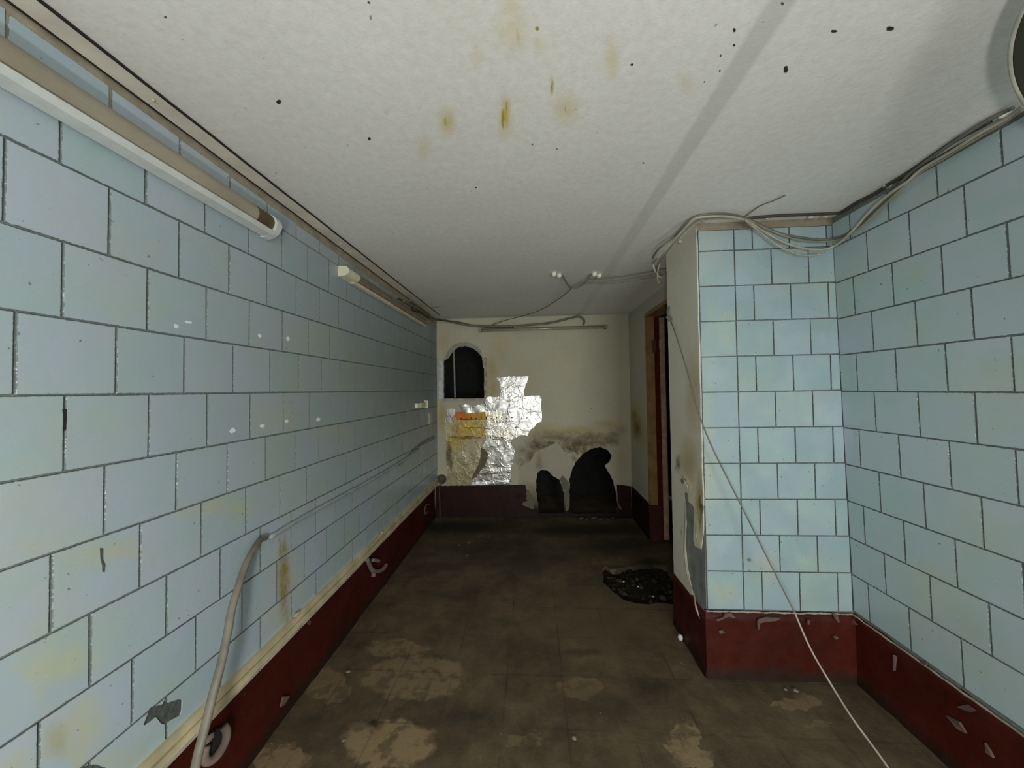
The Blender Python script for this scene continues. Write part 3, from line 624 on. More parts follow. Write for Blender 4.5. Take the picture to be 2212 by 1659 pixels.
# broken brick lip in the arch
sheet('arch_rubble', WF, [(-1.1479,2.0258),(-1.0979,2.1269),(-1.0239,2.2092),(-0.9506,2.2435),(-0.8718,2.2535),(-0.7817,2.2273),(-0.6861,2.1771),(-0.651,2.1165),(-0.6172,1.9665),(-0.6002,1.9066),(-0.6302,1.9072),(-0.646,2.0448),(-0.6872,2.1054),(-0.7586,2.1609),(-0.8546,2.1931),(-0.9515,2.1835),(-1.025,2.1252),(-1.087,2.0365)], 0.006, lambda u, v: 0.004+0.006*abs(noise.noise(Vector((u*40, v*40, 0)))), simple('crumbled_gypsum', (0.36, 0.36, 0.30), 0.95, bump=0.8), wf, smooth=False)

# --- passage wall with doorway
DOOR = [(2.95, -0.01), (3.785, -0.01), (3.785, 2.40), (2.95, 2.40)]
wd_ = slab('wall_passage', WD, [(2.46, -0.01), (2.95, -0.01), (2.95, 2.40), (3.785, 2.40), (3.785, -0.01), (4.45, -0.01), (4.45, 2.56), (2.46, 2.56)], [], -0.12, 0.0, M_SIDE); tag(wd_, kind='structure')
sb = slab('baseboard_passage', WD, rag([(3.80, 0), (4.45, 0), (4.45, 0.392), (3.80, 0.388)], 0.003, .03), [], 0.001, 0.008, M_RED_SHADE); tag(sb, kind='structure')
M_WOOD = simple('ochre_door_frame_paint', (0.30, 0.18, 0.06), 0.5, var=0.35, scale=8)
M_WOODD = simple('dark_red_brown_paint', (0.08, 0.014, 0.006), 0.8, spec=0.1)
M_LEAF = simple('pinkish_raw_wood', (0.42, 0.27, 0.19), 0.7, var=0.3)
dr = empty('door_1', (1.25, 3.78, 0), kind='structure')
boxo('door_frame', (1.205, 1.290, 3.755, 3.787, 0.385, 2.39), M_WOOD, dr, 0.003)
boxo('door_frame', (1.290, 1.346, 3.768, 3.784, 0.0, 2.37), M_WOODD, dr, 0.002)
boxo('door_frame', (1.205, 1.36, 2.95, 3.785, 2.37, 2.41), M_WOOD, dr, 0.002)
boxo('door_frame', (1.205, 1.345, 2.95, 2.99, 0.0, 2.40), M_WOOD, dr, 0.002)
boxo('rotten_frame_foot', (1.205, 1.33, 3.765, 3.79, 0.0, 0.385), simple('dark_red_rotten_wood', (0.06, 0.012, 0.008), 0.9, bump=0.6), dr, 0.003)
leaf = boxo('door_leaf', (1.348, 1.402, 3.762, 4.42, 0.02, 2.36), M_LEAF, dr, 0.002)
boxo('hinge', (1.262, 1.300, 3.742, 3.756, 1.99, 2.12), simple('rusty_hinge_metal', (0.12, 0.06, 0.02), 0.6, 0.4), dr, 0.002)
boxo('hinge', (1.340, 1.385, 3.752, 3.7615, 2.02, 2.13), simple('pale_hinge_metal', (0.42, 0.36, 0.25), 0.6, 0.2), leaf, 0.002)
# unseen wall behind the photographer, its opening added to admit the fill light
bk = slab('wall_rear', lambda u, v, w: Vector((u, YB - w, v)), [(-1.45, 0), (0.55, 0), (0.55, 2.35), (1.68, 2.35), (1.68, 0), (1.95, 0), (1.95, 2.56), (-1.45, 2.56)], [], 0, 0.12, M_SIDE); tag(bk, kind='structure')

# pit in the floor: rough bottom, rubble
def pitz(u, v): return -0.045+0.03*noise.noise(Vector((u*7, v*7, 1)))+0.015*noise.noise(Vector((u*30, v*30, 1)))
PITB = [(0.55, 2.55), (1.35, 2.55), (1.35, 3.4), (0.55, 3.4)]
M_DIRT = simple('dark_rubble', (0.022, 0.018, 0.011), 0.95, spec=0.1, var=0.6, scale=30, bump=0.9, bdist=0.01)  # near-black brown for the pit bottom
pit = sheet('floor_pit', WG, PITB, 0.014, pitz, M_DIRT, fl)
M_STONES = [simple('rubble_a', (0.03, 0.025, 0.017), 0.95, spec=0.1), simple('rubble_b', (0.05, 0.043, 0.032), 0.95, spec=0.1), simple('rubble_c', (0.03, 0.025, 0.02), 0.95, spec=0.1)]
pv = np.array([q[:2] for q in PIT]); cnt = 0
while cnt < 60:
    q = rng.uniform(pv.min(0), pv.max(0))
    if not inside(np.array([q]), PIT)[0]: continue
    r = rng.uniform(0.008, 0.03)
    blob('rubble', (q[0], q[1], pitz(*q)+r*0.3), r, M_STONES[int(rng.integers(3))], fl, 0.6, 1, (1, rng.uniform(.6, 1.2), .6), cnt); cnt += 1
for px in ((0.8296,2.9294), (0.7385,3.0241), (0.9156,2.8223)):
    blob('rubble', (px[0], px[1], pitz(*px)+0.025), 0.011, simple('pale_chip', (0.5, 0.46, 0.4), 0.8), fl, 0.6, 1, (1, 1, .5), 3)

# ================================================================== THINGS
M_WHITE = simple('cream_plastic', (0.66, 0.61, 0.48), 0.45, var=0.15)
M_DUCT = simple('painted_duct', (0.74, 0.70, 0.60), 0.5, var=0.2, scale=7)
M_CREAM = simple('yellowed_cream_plastic', (0.60, 0.53, 0.33), 0.5, var=0.3, scale=9)
M_DARKC = simple('dark_cable_rubber', (0.06, 0.05, 0.035), 0.6)
M_OLIVE = simple('olive_grey_cable', (0.17, 0.16, 0.10), 0.6)
M_CABW = simple('off_white_cable', (0.44, 0.42, 0.33), 0.45, var=0.2)
M_CABG = simple('grey_cable', (0.15, 0.165, 0.135), 0.5, var=0.2)

# duct along the ceiling edge
t = empty('ceiling_duct', (-1.17, 0.2, 2.54), 'long cream painted cable duct fixed along the ceiling edge above the left tiles', 'cable duct')
def ductx(y): return -1.196-0.006*(y-0.7), -1.134+0.004*(y-0.7)
segs = [(YB+.1, 0.30), (0.302, 1.018), (1.021, 2.08), (2.083, 3.10), (3.103, 4.15)]
for a, b in segs:
    def f(bm, a=a, b=b):
        n = 6; pr = []
        for i in range(n+1):
            y = a+(b-a)*i/n; x0, x1 = ductx(max(y, .3)); s = 0.002*noise.noise(Vector((y*2, 0, 0)))
            zz = 2.543+s
            pr.append([bm.verts.new(c) for c in ((x0, y, 2.549), (x0, y, zz), (x1, y, zz), (x1, y, 2.549))])
        for i in range(n):
            for k in range(3): bm.faces.new((pr[i][k], pr[i+1][k], pr[i+1][k+1], pr[i][k+1]))
        bm.faces.new(pr[0]); bm.faces.new(pr[-1])
    bmo('duct_segment', f, M_DUCT, t)
# black gap / cable lines each side
for s in (0, 1):
    tube('edge_cable', [(ductx(max(y, .3))[s]+(-0.004 if s == 0 else 0.004), y, 2.5445) for y in np.linspace(YB+.1, 4.15, 24)], 0.0042, M_BLACK, t, sub=2, wob=0.002)
for y in (1.0, 2.06): blob('screw_head', (-1.16, y, 2.537), 0.006, M_CREAM, t, 0.2, 1, (1, 1, .5))

# batten lamps on the left wall
def glass_cover():
    t = NT('dirty_diffuser'); v = t.pos()
    col = t.mix(t.rng(t.noise(v, 6, 4), 0.3, 0.7), (0.27, 0.24, 0.18), (0.37, 0.33, 0.26))
    return t.out(col, 0.35, 0, t.bump(t.noise(v, 40, 3), 0.1, 0.002), 0.5)
M_DIFF = glass_cover()
M_BURN = simple('burnt_brown_plastic', (0.09, 0.065, 0.03), 0.5)
M_LIP = simple('pale_lamp_tray', (0.60, 0.64, 0.62), 0.4, var=0.12)
def arc(c, r0, r1, a0, a1, n): return [(c[0]+r0*math.cos(math.radians(a0+(a1-a0)*i/n)), c[1]+r1*math.sin(math.radians(a0+(a1-a0)*i/n))) for i in range(n+1)]
def batten(loc_y0, loc_y1, label, zc=2.383, h=0.055, d=0.088, cap0=True, cap1=True, kind=0):
    t = empty('batten_lamp', WL(loc_y0, zc, 0), label, 'lamp', 'batten lamps on the left wall')
    tray = [(0.0065, zc-h*0.85), (0.018, zc-h*0.98), (d*0.70, zc-h*0.90), (d*0.86, zc-h*0.62), (d*0.80, zc-h*0.55), (0.0065, zc-h*0.3)]
    profile('tray', tray, loc_y0, loc_y1, WL, M_LIP if kind == 0 else M_WHITE, t)
    cov = [(0.0065, zc+h*1.0)] + arc((0.012, zc+h*0.1), d*0.72, h*0.88, 80, -38, 10) + [(0.0065, zc-h*0.35)]
    o = profile('diffuser', cov, loc_y0, loc_y1-0.005, WL, M_DIFF if kind == 0 else simple('brown_old_diffuser', (0.22, 0.18, 0.11), 0.5), t)
    if cap1:
        cp = [(0.0065, zc+h*0.9)] + arc((0.012, zc-h*0.02), d*0.86, h*1.02, 80, -90, 14) + [(0.0065, zc-h*1.02)]
        profile('end_cap', cp, loc_y1-0.012, loc_y1+0.018, WL, M_LIP, t)
        profile('burnt_tube_end', [(w+0.0012, z) for w, z in cov[1:-1]] + [(0.012, zc-h*0.3)], loc_y1-0.10, loc_y1-0.013, WL, M_BURN, t)
    if cap0:
        cp = [(0.0065, zc+h*0.55)] + arc((0.03, zc-h*0.1), d*0.9, h*0.75, 60, -60, 8) + [(0.0065, zc-h*0.85)]
        profile('end_cap', cp, loc_y0-0.14, loc_y0+0.01, WL, simple('cream_lamp_cap', (0.74, 0.71, 0.52), 0.45, var=0.1), t)
    return t
batten(0.22, 1.50, 'long beige diffuser lamp on the left wall, the near one in the upper left corner', cap0=False)
batten(2.26, 3.86, 'dim batten lamp with a cream square end cap, the far one on the left wall', zc=2.395, h=0.046, d=0.056, cap1=False, kind=1)

# lamp on the far wall
t = empty('batten_lamp', (0.137, 4.43, 2.39), 'slim grey green tube lamp mounted high across the far wall', 'lamp')
boxo('lamp_rail', (-0.66, 0.935, 4.418, 4.449, 2.377, 2.412), M_OLIVE, t, 0.004)
tube('tube', [(-0.655, 4.405, 2.384), (0.925, 4.405, 2.384)], 0.0155, simple('dusty_glass_tube', (0.36, 0.34, 0.24), 0.15, spec=0.8), t, sub=1, seg=14)
boxo('end_cap', (0.905, 0.945, 4.385, 4.449, 2.364, 2.414), simple('grey_lamp_end', (0.26, 0.25, 0.18), 0.5), t, 0.006)
boxo('end_cap', (-0.675, -0.645, 4.385, 4.449, 2.362, 2.412), simple('beige_lamp_end', (0.36, 0.33, 0.25), 0.5), t, 0.004)

# ceiling fixture leftovers and their wires
M_KNOB = simple('white_ceramic', (0.85, 0.83, 0.72), 0.4, var=0.1)
for nm, pp, lab in (('a', (0.2098,2.7963), 'white ceramic terminal on the ceiling, the left one of the pair'), ('b', (0.5353,2.8318), 'white ceramic terminal on the ceiling, the right one of the pair beside the white cable')):
    k = empty('cable_terminal', (pp[0], pp[1], 2.55), lab, 'terminal', 'ceramic terminals on the ceiling')
    blob('terminal_body', (pp[0]-.025, pp[1]-.02, 2.535), 0.022, M_KNOB, k, 0.3, 2, (1, 1, .9), 1)
    blob('terminal_body', (pp[0]+.02, pp[1]+.02, 2.535), 0.021, M_KNOB, k, 0.3, 2, (1, 1, .9), 2)

def cable(P, r, mat, label, sub=8, wob=0.0, cat='cable', group=None, name='cable', flat=1.0):
    o = tube(name, P, r, mat, None, sub, 8, flat, wob=wob); tag(o, label, cat, group); return o
cable([(0.2486,2.82,2.549),(0.2962,2.9,2.4966),(0.3354,2.95,2.4713),(0.3779,2.95,2.4698),(0.4406,2.9,2.4916),(0.4849,2.84,2.547)], 0.0065, M_OLIVE, 'short grey cable loop hanging between the two ceiling terminals')
cable([(0.3353,2.95,2.4634),(0.2777,3.1,2.4428),(0.1033,3.5,2.425),(-0.0934,3.9,2.4503),(-0.3147,4.2,2.4641),(-0.5079,4.4,2.4503)], 0.005, M_OLIVE, 'thin olive cable running down from the ceiling terminals to the far wall lamp')
cable([(0.3393,2.95,2.4712),(0.4405,2.9,2.4877),(0.6849,2.85,2.4715),(0.9093,2.75,2.4727),(1.0121,2.65,2.4716)], 0.0045, M_OLIVE, 'lower thin cable strung from the ceiling terminals to the pier')
cable([(0.4791,2.9,2.521),(0.6511,2.86,2.5136),(0.8547,2.8,2.5203),(1.0321,2.7,2.523)], 0.0035, M_CABG, 'faint middle cable strung from the ceiling terminals to the pier')
cable([(0.5739,2.84,2.5589),(0.7166,2.82,2.5767),(0.8202,2.8,2.588),(0.9434,2.74,2.5727),(1.0515,2.66,2.5467)], 0.007, M_CABW, 'upper white cable pinned to the ceiling from the right terminal to the pier')
# far corner bundle
cable([(-1.2066,3.2,2.4743),(-1.2003,3.65,2.4993),(-1.2232,4.15,2.5026),(-1.1034,4.35,2.5164),(-0.8116,4.37,2.4531),(-0.4587,4.38,2.4275),(-0.1069,4.38,2.4296),(0.242,4.38,2.4549),(0.5092,4.39,2.5134),(0.6027,4.4,2.5244),(0.6592,4.4,2.4761),(0.6495,4.42,2.4219)], 0.013, M_OLIVE, 'thick olive cable drooping along the top of the far wall to the tube lamp')
cable([(-1.2117,3.1,2.4702),(-1.2085,3.6,2.5076),(-1.2091,4.2,2.5124),(-0.932,4.38,2.4938),(-0.6373,4.39,2.4284),(-0.2248,4.39,2.4053)], 0.008, M_DARKC, 'dark cable beside the drooping olive cable in the far left corner')
cable([(-1.2112,3.4,2.5254),(-1.2165,3.7,2.5315),(-1.2362,4.1,2.5262),(-1.2141,4.32,2.5253),(-1.1116,4.43,2.5325)], 0.009, M_CABG, 'grey cable end coming out of the ceiling duct in the far left corner')
cable([(-1.1961,3.45,2.4906),(-1.2236,3.5,2.4653),(-1.2239,3.6,2.4688),(-1.2078,3.75,2.4817),(-1.2049,4.05,2.4817)], 0.010, M_DARKC, 'black looped cable above the far lamp on the left wall')
tag(slab('paper_scrap', WT, [(-1.178,3.7403),(-0.9777,3.703),(-1.004,3.7628),(-1.1672,3.874)], [], 0.003, 0.006, M_PAPER), 'small torn scrap of paper stuck on the ceiling near the far left corner', 'scrap')

# bundle on the right
ZC = 2.55
bund = 'white cables sagging over the right wall tiles'
cable([(1.6095,1.2146,2.516),(1.6256,1.2742,2.516),(1.6245,1.348,2.516),(1.6363,1.4431,2.516),(1.6429,1.5467,2.516),(1.6449,1.6035,2.4991),(1.646,1.6842,2.4876),(1.6477,1.7748,2.4594),(1.65,1.8777,2.4045),(1.6518,1.977,2.3739),(1.5858,2,2.3605),(1.4891,2,2.3773),(1.3924,2,2.4148),(1.2957,2,2.4758),(1.1641,1.9427,2.516),(1.0393,1.8907,2.516),(0.9399,1.8814,2.516),(0.8726,1.9007,2.5138),(0.8507,1.9641,2.4918),(0.8277,2.0529,2.4665),(0.797,2.1505,2.439),(0.7904,2.2275,2.4258)] + [(0.8434,2.44,2.4779),(0.8592,2.47,2.4493),(0.8909,2.5,2.4126),(0.9233,2.52,2.3982)], 0.0062, M_CABW, 'thick off-white cable, lowest of the bundle sagging over the right tiles', sub=5)
cable([(1.6494,1.2451,2.526),(1.6512,1.3066,2.52),(1.6521,1.3847,2.5187),(1.6531,1.4737,2.5137),(1.6542,1.5666,2.5102),(1.6556,1.6436,2.485),(1.6576,1.7406,2.4479),(1.6595,1.8376,2.4092),(1.6609,1.9445,2.3972),(1.6194,2.01,2.4095),(1.4977,2.01,2.4198),(1.4004,2.01,2.455),(1.3027,2.01,2.5009),(1.1758,1.9539,2.526),(1.0369,1.9306,2.526),(0.9303,1.9361,2.526),(0.8925,1.99,2.515),(0.86,2.0671,2.4875),(0.8466,2.2086,2.46)] + [(0.8861,2.42,2.4785),(0.8769,2.45,2.4255),(0.8796,2.47,2.3772),(0.9018,2.49,2.3501)], 0.0048, simple('beige_cable', (0.30, 0.27, 0.19), 0.5), 'slim off-white cable with a curled end at the pier, middle of the sagging bundle', sub=5)
cable([(1.6214,1.2474,2.536),(1.6067,1.3066,2.536),(1.6142,1.3933,2.536),(1.6361,1.5056,2.536),(1.6643,1.6216,2.5337),(1.6664,1.7057,2.4813),(1.6686,1.8224,2.4388),(1.6705,1.9415,2.4128),(1.6278,2.02,2.4238),(1.5057,2.02,2.4419),(1.383,2.02,2.4733),(1.2848,2.02,2.5247),(1.1389,1.94,2.536),(1.0206,1.8992,2.536),(0.9054,1.9083,2.536),(0.8533,1.9454,2.5162),(0.8267,2.0492,2.4865),(0.7707,2.1142,2.4535),(0.7666,2.2237,2.437)], 0.0068, M_CABG, 'grey green cable, topmost of the bundle sagging over the right tiles', sub=5)
cable([(1.1498,1.9189,2.505),(1.264,1.989,2.4722),(1.3598,1.989,2.3909),(1.4557,1.989,2.3409),(1.5159,1.989,2.3283),(1.5884,1.989,2.3331)], 0.0048, M_CABW, 'thin white loose cable end hanging lowest under the sagging bundle')
cable([(1.173,1.9862,2.542),(1.1709,1.9448,2.542),(1.1792,1.8499,2.542),(1.2149,1.8003,2.542),(1.2395,1.7526,2.542)], 0.0030, M_OLIVE, 'thin stray wire sticking out of the bundle across the ceiling')
cable([(1.1729,1.9902,2.544),(1.2553,1.9719,2.544),(1.3959,1.9646,2.544),(1.5425,1.9681,2.544),(1.6368,1.9669,2.544),(1.6697,1.9551,2.544),(1.6629,1.8617,2.544),(1.6737,1.7772,2.5432),(1.6644,1.7014,2.544),(1.661,1.618,2.544),(1.6437,1.5125,2.544),(1.6283,1.4055,2.544),(1.6375,1.3194,2.544)], 0.0085, M_DARKC, 'dark cable tucked in the joint between ceiling and right tiles', sub=5)
DABS = ('large plaster dab on the ceiling edge above the middle of the pier front', 'plaster dab at the ceiling edge above the right part of the pier front', 'small plaster dab at the ceiling right by the inner corner of pier and right wall', 'plaster dab pressed on the cables over the outer edge of the pier', 'small plaster dab on the side of the pier near its top', 'plaster dab holding the cables halfway along the top of the right wall', 'plaster dab holding the cables beside the round dish lamp')
for q, lb in zip([(1.3029,1.9815,2.544),(1.5426,1.9935,2.544),(1.6148,1.9899,2.544),(0.9644,1.9813,2.544),(0.944,2.2362,2.5344),(1.6731,1.7168,2.544),(1.65,1.2953,2.544)], DABS):
    g = blob('plaster_dab', q, 0.013, M_BEAD, None, 0.7, 2, (1.3, 1, .8), q[0]*9)
    tag(g, lb, 'plaster dab', 'plaster dabs holding the right cables')

# wire hanging across the room from the hook on the pier
t = empty('hanging_wire', Vector((0.9475,2.42,2.0805)), 'long thin wire hooked on the pier and hanging down past the right tiles', 'wire')
tube('wire', [(0.9422,2.43,2.0827),(0.9165,2.3,1.9913),(0.8969,2.15,1.8319),(0.889,2.03,1.6615),(0.9028,1.96,1.4698),(0.9565,1.93,1.2857),(1.0307,1.9,1.0967),(1.1169,1.86,0.8726),(1.1841,1.8,0.6718),(1.2227,1.75,0.5422)], 0.0036, simple('shaded_grey_wire', (0.15, 0.145, 0.11), 0.5), t, sub=8)  # upper run: shade put into a darker copy of the wire colour
tube('lower_wire', [(1.2227,1.75,0.5422),(1.2375,1.68,0.4243),(1.2507,1.6,0.3453),(1.2566,1.5,0.2809),(1.2666,1.4,0.2344),(1.2619,1.3,0.1995)], 0.0040, simple('lit_pinkish_wire', (0.42, 0.36, 0.31), 0.5), t, sub=8)  # same wire, paler: brightness near the lamp put into its colour
tube('knot', [(0.9173,2.42,2.1003),(0.9374,2.41,2.0725),(0.9642,2.4,2.0823),(0.9721,2.38,2.1152),(0.9579,2.38,2.1529),(0.9525,2.38,2.1779)], 0.008, M_CABG, t)
tube('knot', [(0.9458,2.4,2.0765),(0.9297,2.42,2.1063),(0.9282,2.43,2.1402),(0.9451,2.44,2.1738)], 0.007, M_CABG, t)
blob('hook_tip', (0.9545,2.38,2.1343), 0.017, M_DARKC, t, 0.3, 2, (0.5, .8, 1.4))

# conduit along the left wall whose near end has come loose
t = empty('loose_conduit', (-1.23, 1.53, 0.97), 'grey cable conduit along the left tiles with its near end hanging loose to the floor', 'conduit')
wallp = [(1.5375,0.9628),(1.7426,0.9691),(2.0809,0.9683),(2.5754,0.9636),(3.184,0.9753),(3.645,1.0085)]
tube('conduit', [WL(y, z, 0.016) for y, z in wallp], 0.013, simple('painted_conduit', (0.33, 0.38, 0.38), 0.5, var=0.25), t, sub=5, flat=0.8)
tube('conduit', [WL(y, z, 0.012) for y, z in [(3.1272,0.9573),(3.3667,0.9878),(3.7222,1.0455),(4.2588,1.0528)]], 0.011, M_CABG, t, sub=4)
tube('hanging_end', [(-1.205,1.4972,0.9758),(-1.19,1.4473,0.9872),(-1.17,1.3862,0.9718),(-1.14,1.312,0.9341),(-1.12,1.2551,0.886),(-1.1,1.2087,0.8383),(-1.08,1.1641,0.7791),(-1.06,1.1194,0.7115),(-1.05,1.0836,0.6511),(-1.04,1.0494,0.5952),(-1.03,1.0166,0.5433),(-1.03,0.9992,0.4796),(-1.03,0.981,0.3931)], 0.0135, simple('dirty_grey_hose', (0.18, 0.165, 0.13), 0.55, var=0.35, scale=14), t, sub=6, flat=0.7, wob=0.004)

# trunking along the bottom of the tiles
t = empty('cable_trunking', (-1.22, 0, 0.45), 'cream plastic trunking running along the foot of the left tiles above the red band', 'cable trunking')
def trz(y): return 0.488+0.010*max(0, min(1, (y-1.5)/1.5))
def trk(name, w0, w1, dz0, dz1, mat, y0=YB+.1, y1=4.42):
    n = 40; vs_ = []; fs = []
    for i in range(n+1):
        y = y0+(y1-y0)*i/n; z = trz(y)+0.003*noise.noise(Vector((y*3, dz0*50, 0)))
        for w, dz in ((w0, dz0), (w1, dz0), (w1, dz1), (w0, dz1)): vs_.append(WL(y, z+dz, w))
    for i in range(n):
        for k in range(4): k2 = (k+1) % 4; fs.append((i*4+k, (i+1)*4+k, (i+1)*4+k2, i*4+k2))
    fs += [(0, 1, 2, 3), (n*4+3, n*4+2, n*4+1, n*4)]
    me = mesh(name, vs_, fs); bm = bmesh.new(); bm.from_mesh(me); bmesh.ops.recalc_face_normals(bm, faces=bm.faces); bm.to_mesh(me); bm.free()
    return link(name, me, mat, t)
trk('upper_strip', 0.003, 0.020, -0.030, 0.0, M_CREAM)
trk('gap_cable', 0.003, 0.010, -0.037, -0.028, M_BLACK)
trk('lower_strip', 0.002, 0.026, -0.062, -0.036, M_CREAM)
trk('plaster_edge', 0.002, 0.014, -0.088, -0.060, simple('chipped_cream_plaster', (0.50, 0.45, 0.36), 0.85, var=0.35, bump=0.6))
for y in (1.72, 2.74): blob('loose_clip', WL(y, 0.50, 0.02), 0.014, M_CREAM, t, 0.5, 2, (0.6, 1.6, .6), y)

# terminal strip near the far end of the left wall, cable stub
q = (3.6963,1.453)
t = empty('junction_box', WL(q[0], q[1], 0), 'small cream ribbed terminal strip low on the left wall beside the far corner', 'junction box')
bmo('body', lambda bm: box(bm, *(WL(3.60, 0, 0.006).x, WL(3.60, 0, 0.045).x), 3.58, 3.90, 1.445, 1.495), M_KNOB, t, 0.006)
for i in range(5): bmo('rib', lambda bm, i=i: box(bm, WL(3.6, 0, 0.045).x, WL(3.6, 0, 0.052).x, 3.66+i*.045, 3.685+i*.045, 1.443, 1.497), M_CREAM, t)
bmo('gland', lambda bm: box(bm, WL(3.9, 0, 0.006).x, WL(3.9, 0, 0.055).x, 3.90, 3.935, 1.43, 1.515), M_KNOB, t, 0.004)
q0 = (4.1063,1.3608); q1 = (4.1619,1.2282)
o = bmo('wall_switch', lambda bm: box(bm, WL(q0[0], 0, 0.006).x, WL(q0[0], 0, 0.030).x, q0[0]-0.05, q0[0]+0.06, q1[1], q0[1]), simple('grey_white_plastic', (0.42, 0.41, 0.36), 0.5), None, 0.005)
tag(o, 'small greyish upright box on the left tiles just under the ribbed terminal strip', 'switch')

# round pipe end in the far corner
t = empty('pipe_stub', (-1.19, 4.44, 0.485), 'dark round pipe end with a rusty rim low in the far left corner', 'pipe')
lathe('pipe_rim', [(0.064, -0.02), (0.064, 0.012), (0.055, 0.016), (0.048, 0.008), (0.046, -0.10), (0.001, -0.10)], (-1.19, 4.446, 0.485), (0, -1, 0), simple('rusty_grey_rim', (0.13, 0.11, 0.08), 0.8), t)
tube('corner_pipe', [(-1.21, 4.42, 0.42), (-1.215, 4.415, 0.3), (-1.21, 4.41, 0.15), (-1.21, 4.41, 0.0)], 0.012, simple('dark_corner_pipe', (0.06, 0.04, 0.035), 0.6), t)

# pipe brackets / chipped stubs on the red band, left
def bandx(y): return -1.262-0.003*(y+2.2)
M_CHIP = simple('chipped_pinkish_plaster', (0.24, 0.18, 0.15), 0.85, var=0.3, bump=0.5)
M_CHIPD = simple('dim_chipped_plaster', (0.20, 0.16, 0.13), 0.9, var=0.3, bump=0.5)
def bandpt(px): return (bandx(px[0])+0.012, px[0], px[1])
t = empty('pipe_bracket', (-1.25, 1.27, 0.27), 'chipped pinkish ring shaped pipe socket in the red band, nearest the photographer', 'pipe socket')
c = (1.2855,0.2894); cy, cz = c[0]+.008, c[1]
ring = [(bandx(cy)+0.030+0.006*math.sin(a*1.3), cy+0.042*math.cos(a), cz-0.012+0.052*math.sin(a)) for a in np.linspace(math.radians(150), math.radians(395), 16)]
tube('socket_ring', ring, lambda s: 0.016-0.004*abs(s-.5), M_CHIP, t, sub=3, seg=10)
lathe('socket_hole', [(0.001, 0.0), (0.034, 0.001), (0.037, 0.006), (0.037, -0.01)], (bandx(cy)+0.020, cy, cz-0.005), (1, 0, 0), M_BLACK, t)
blob('socket_lug', (bandx(cy)+0.03, cy-0.03, cz+0.034), 0.017, M_CHIP, t, 0.5, 2, (0.7, 1.5, .7), 4)
t = empty('pipe_bracket', (-1.25, 2.6, 0.25), 'dim chipped hook shaped bracket on the red band, midway along the left wall', 'pipe socket')
def offs(l, w): return [(bandx(y)+w, y, z) for y, z in l]
tube('bracket_arm', offs([(2.5505,0.3754),(2.5956,0.3049),(2.6344,0.2501),(2.6992,0.2097),(2.7847,0.173),(2.8571,0.1625),(2.8853,0.1676)], 0.02), 0.016, M_CHIPD, t, sub=4)
tube('bracket_arm', offs([(2.619,0.3353),(2.6668,0.3121),(2.7331,0.2727)], 0.03), 0.013, M_CHIP, t, sub=4)
tube('bracket_arm', offs([(2.6504,0.2491),(2.6663,0.2052),(2.6581,0.1881)], 0.015), 0.017, M_CHIPD, t, sub=4)
t = empty('pipe_bracket', (-1.25, 4.1, 0.2), 'faint grey ring bracket on the red band close to the far left corner', 'pipe socket')
tube('bracket_ring', offs([(4.05+0.09*math.cos(a), 0.24+0.05*math.sin(a)) for a in np.linspace(0.5, 5.2, 12)], 0.015), 0.008, simple('faint_grey_plaster', (0.11, 0.10, 0.09), 0.9), t, sub=3)

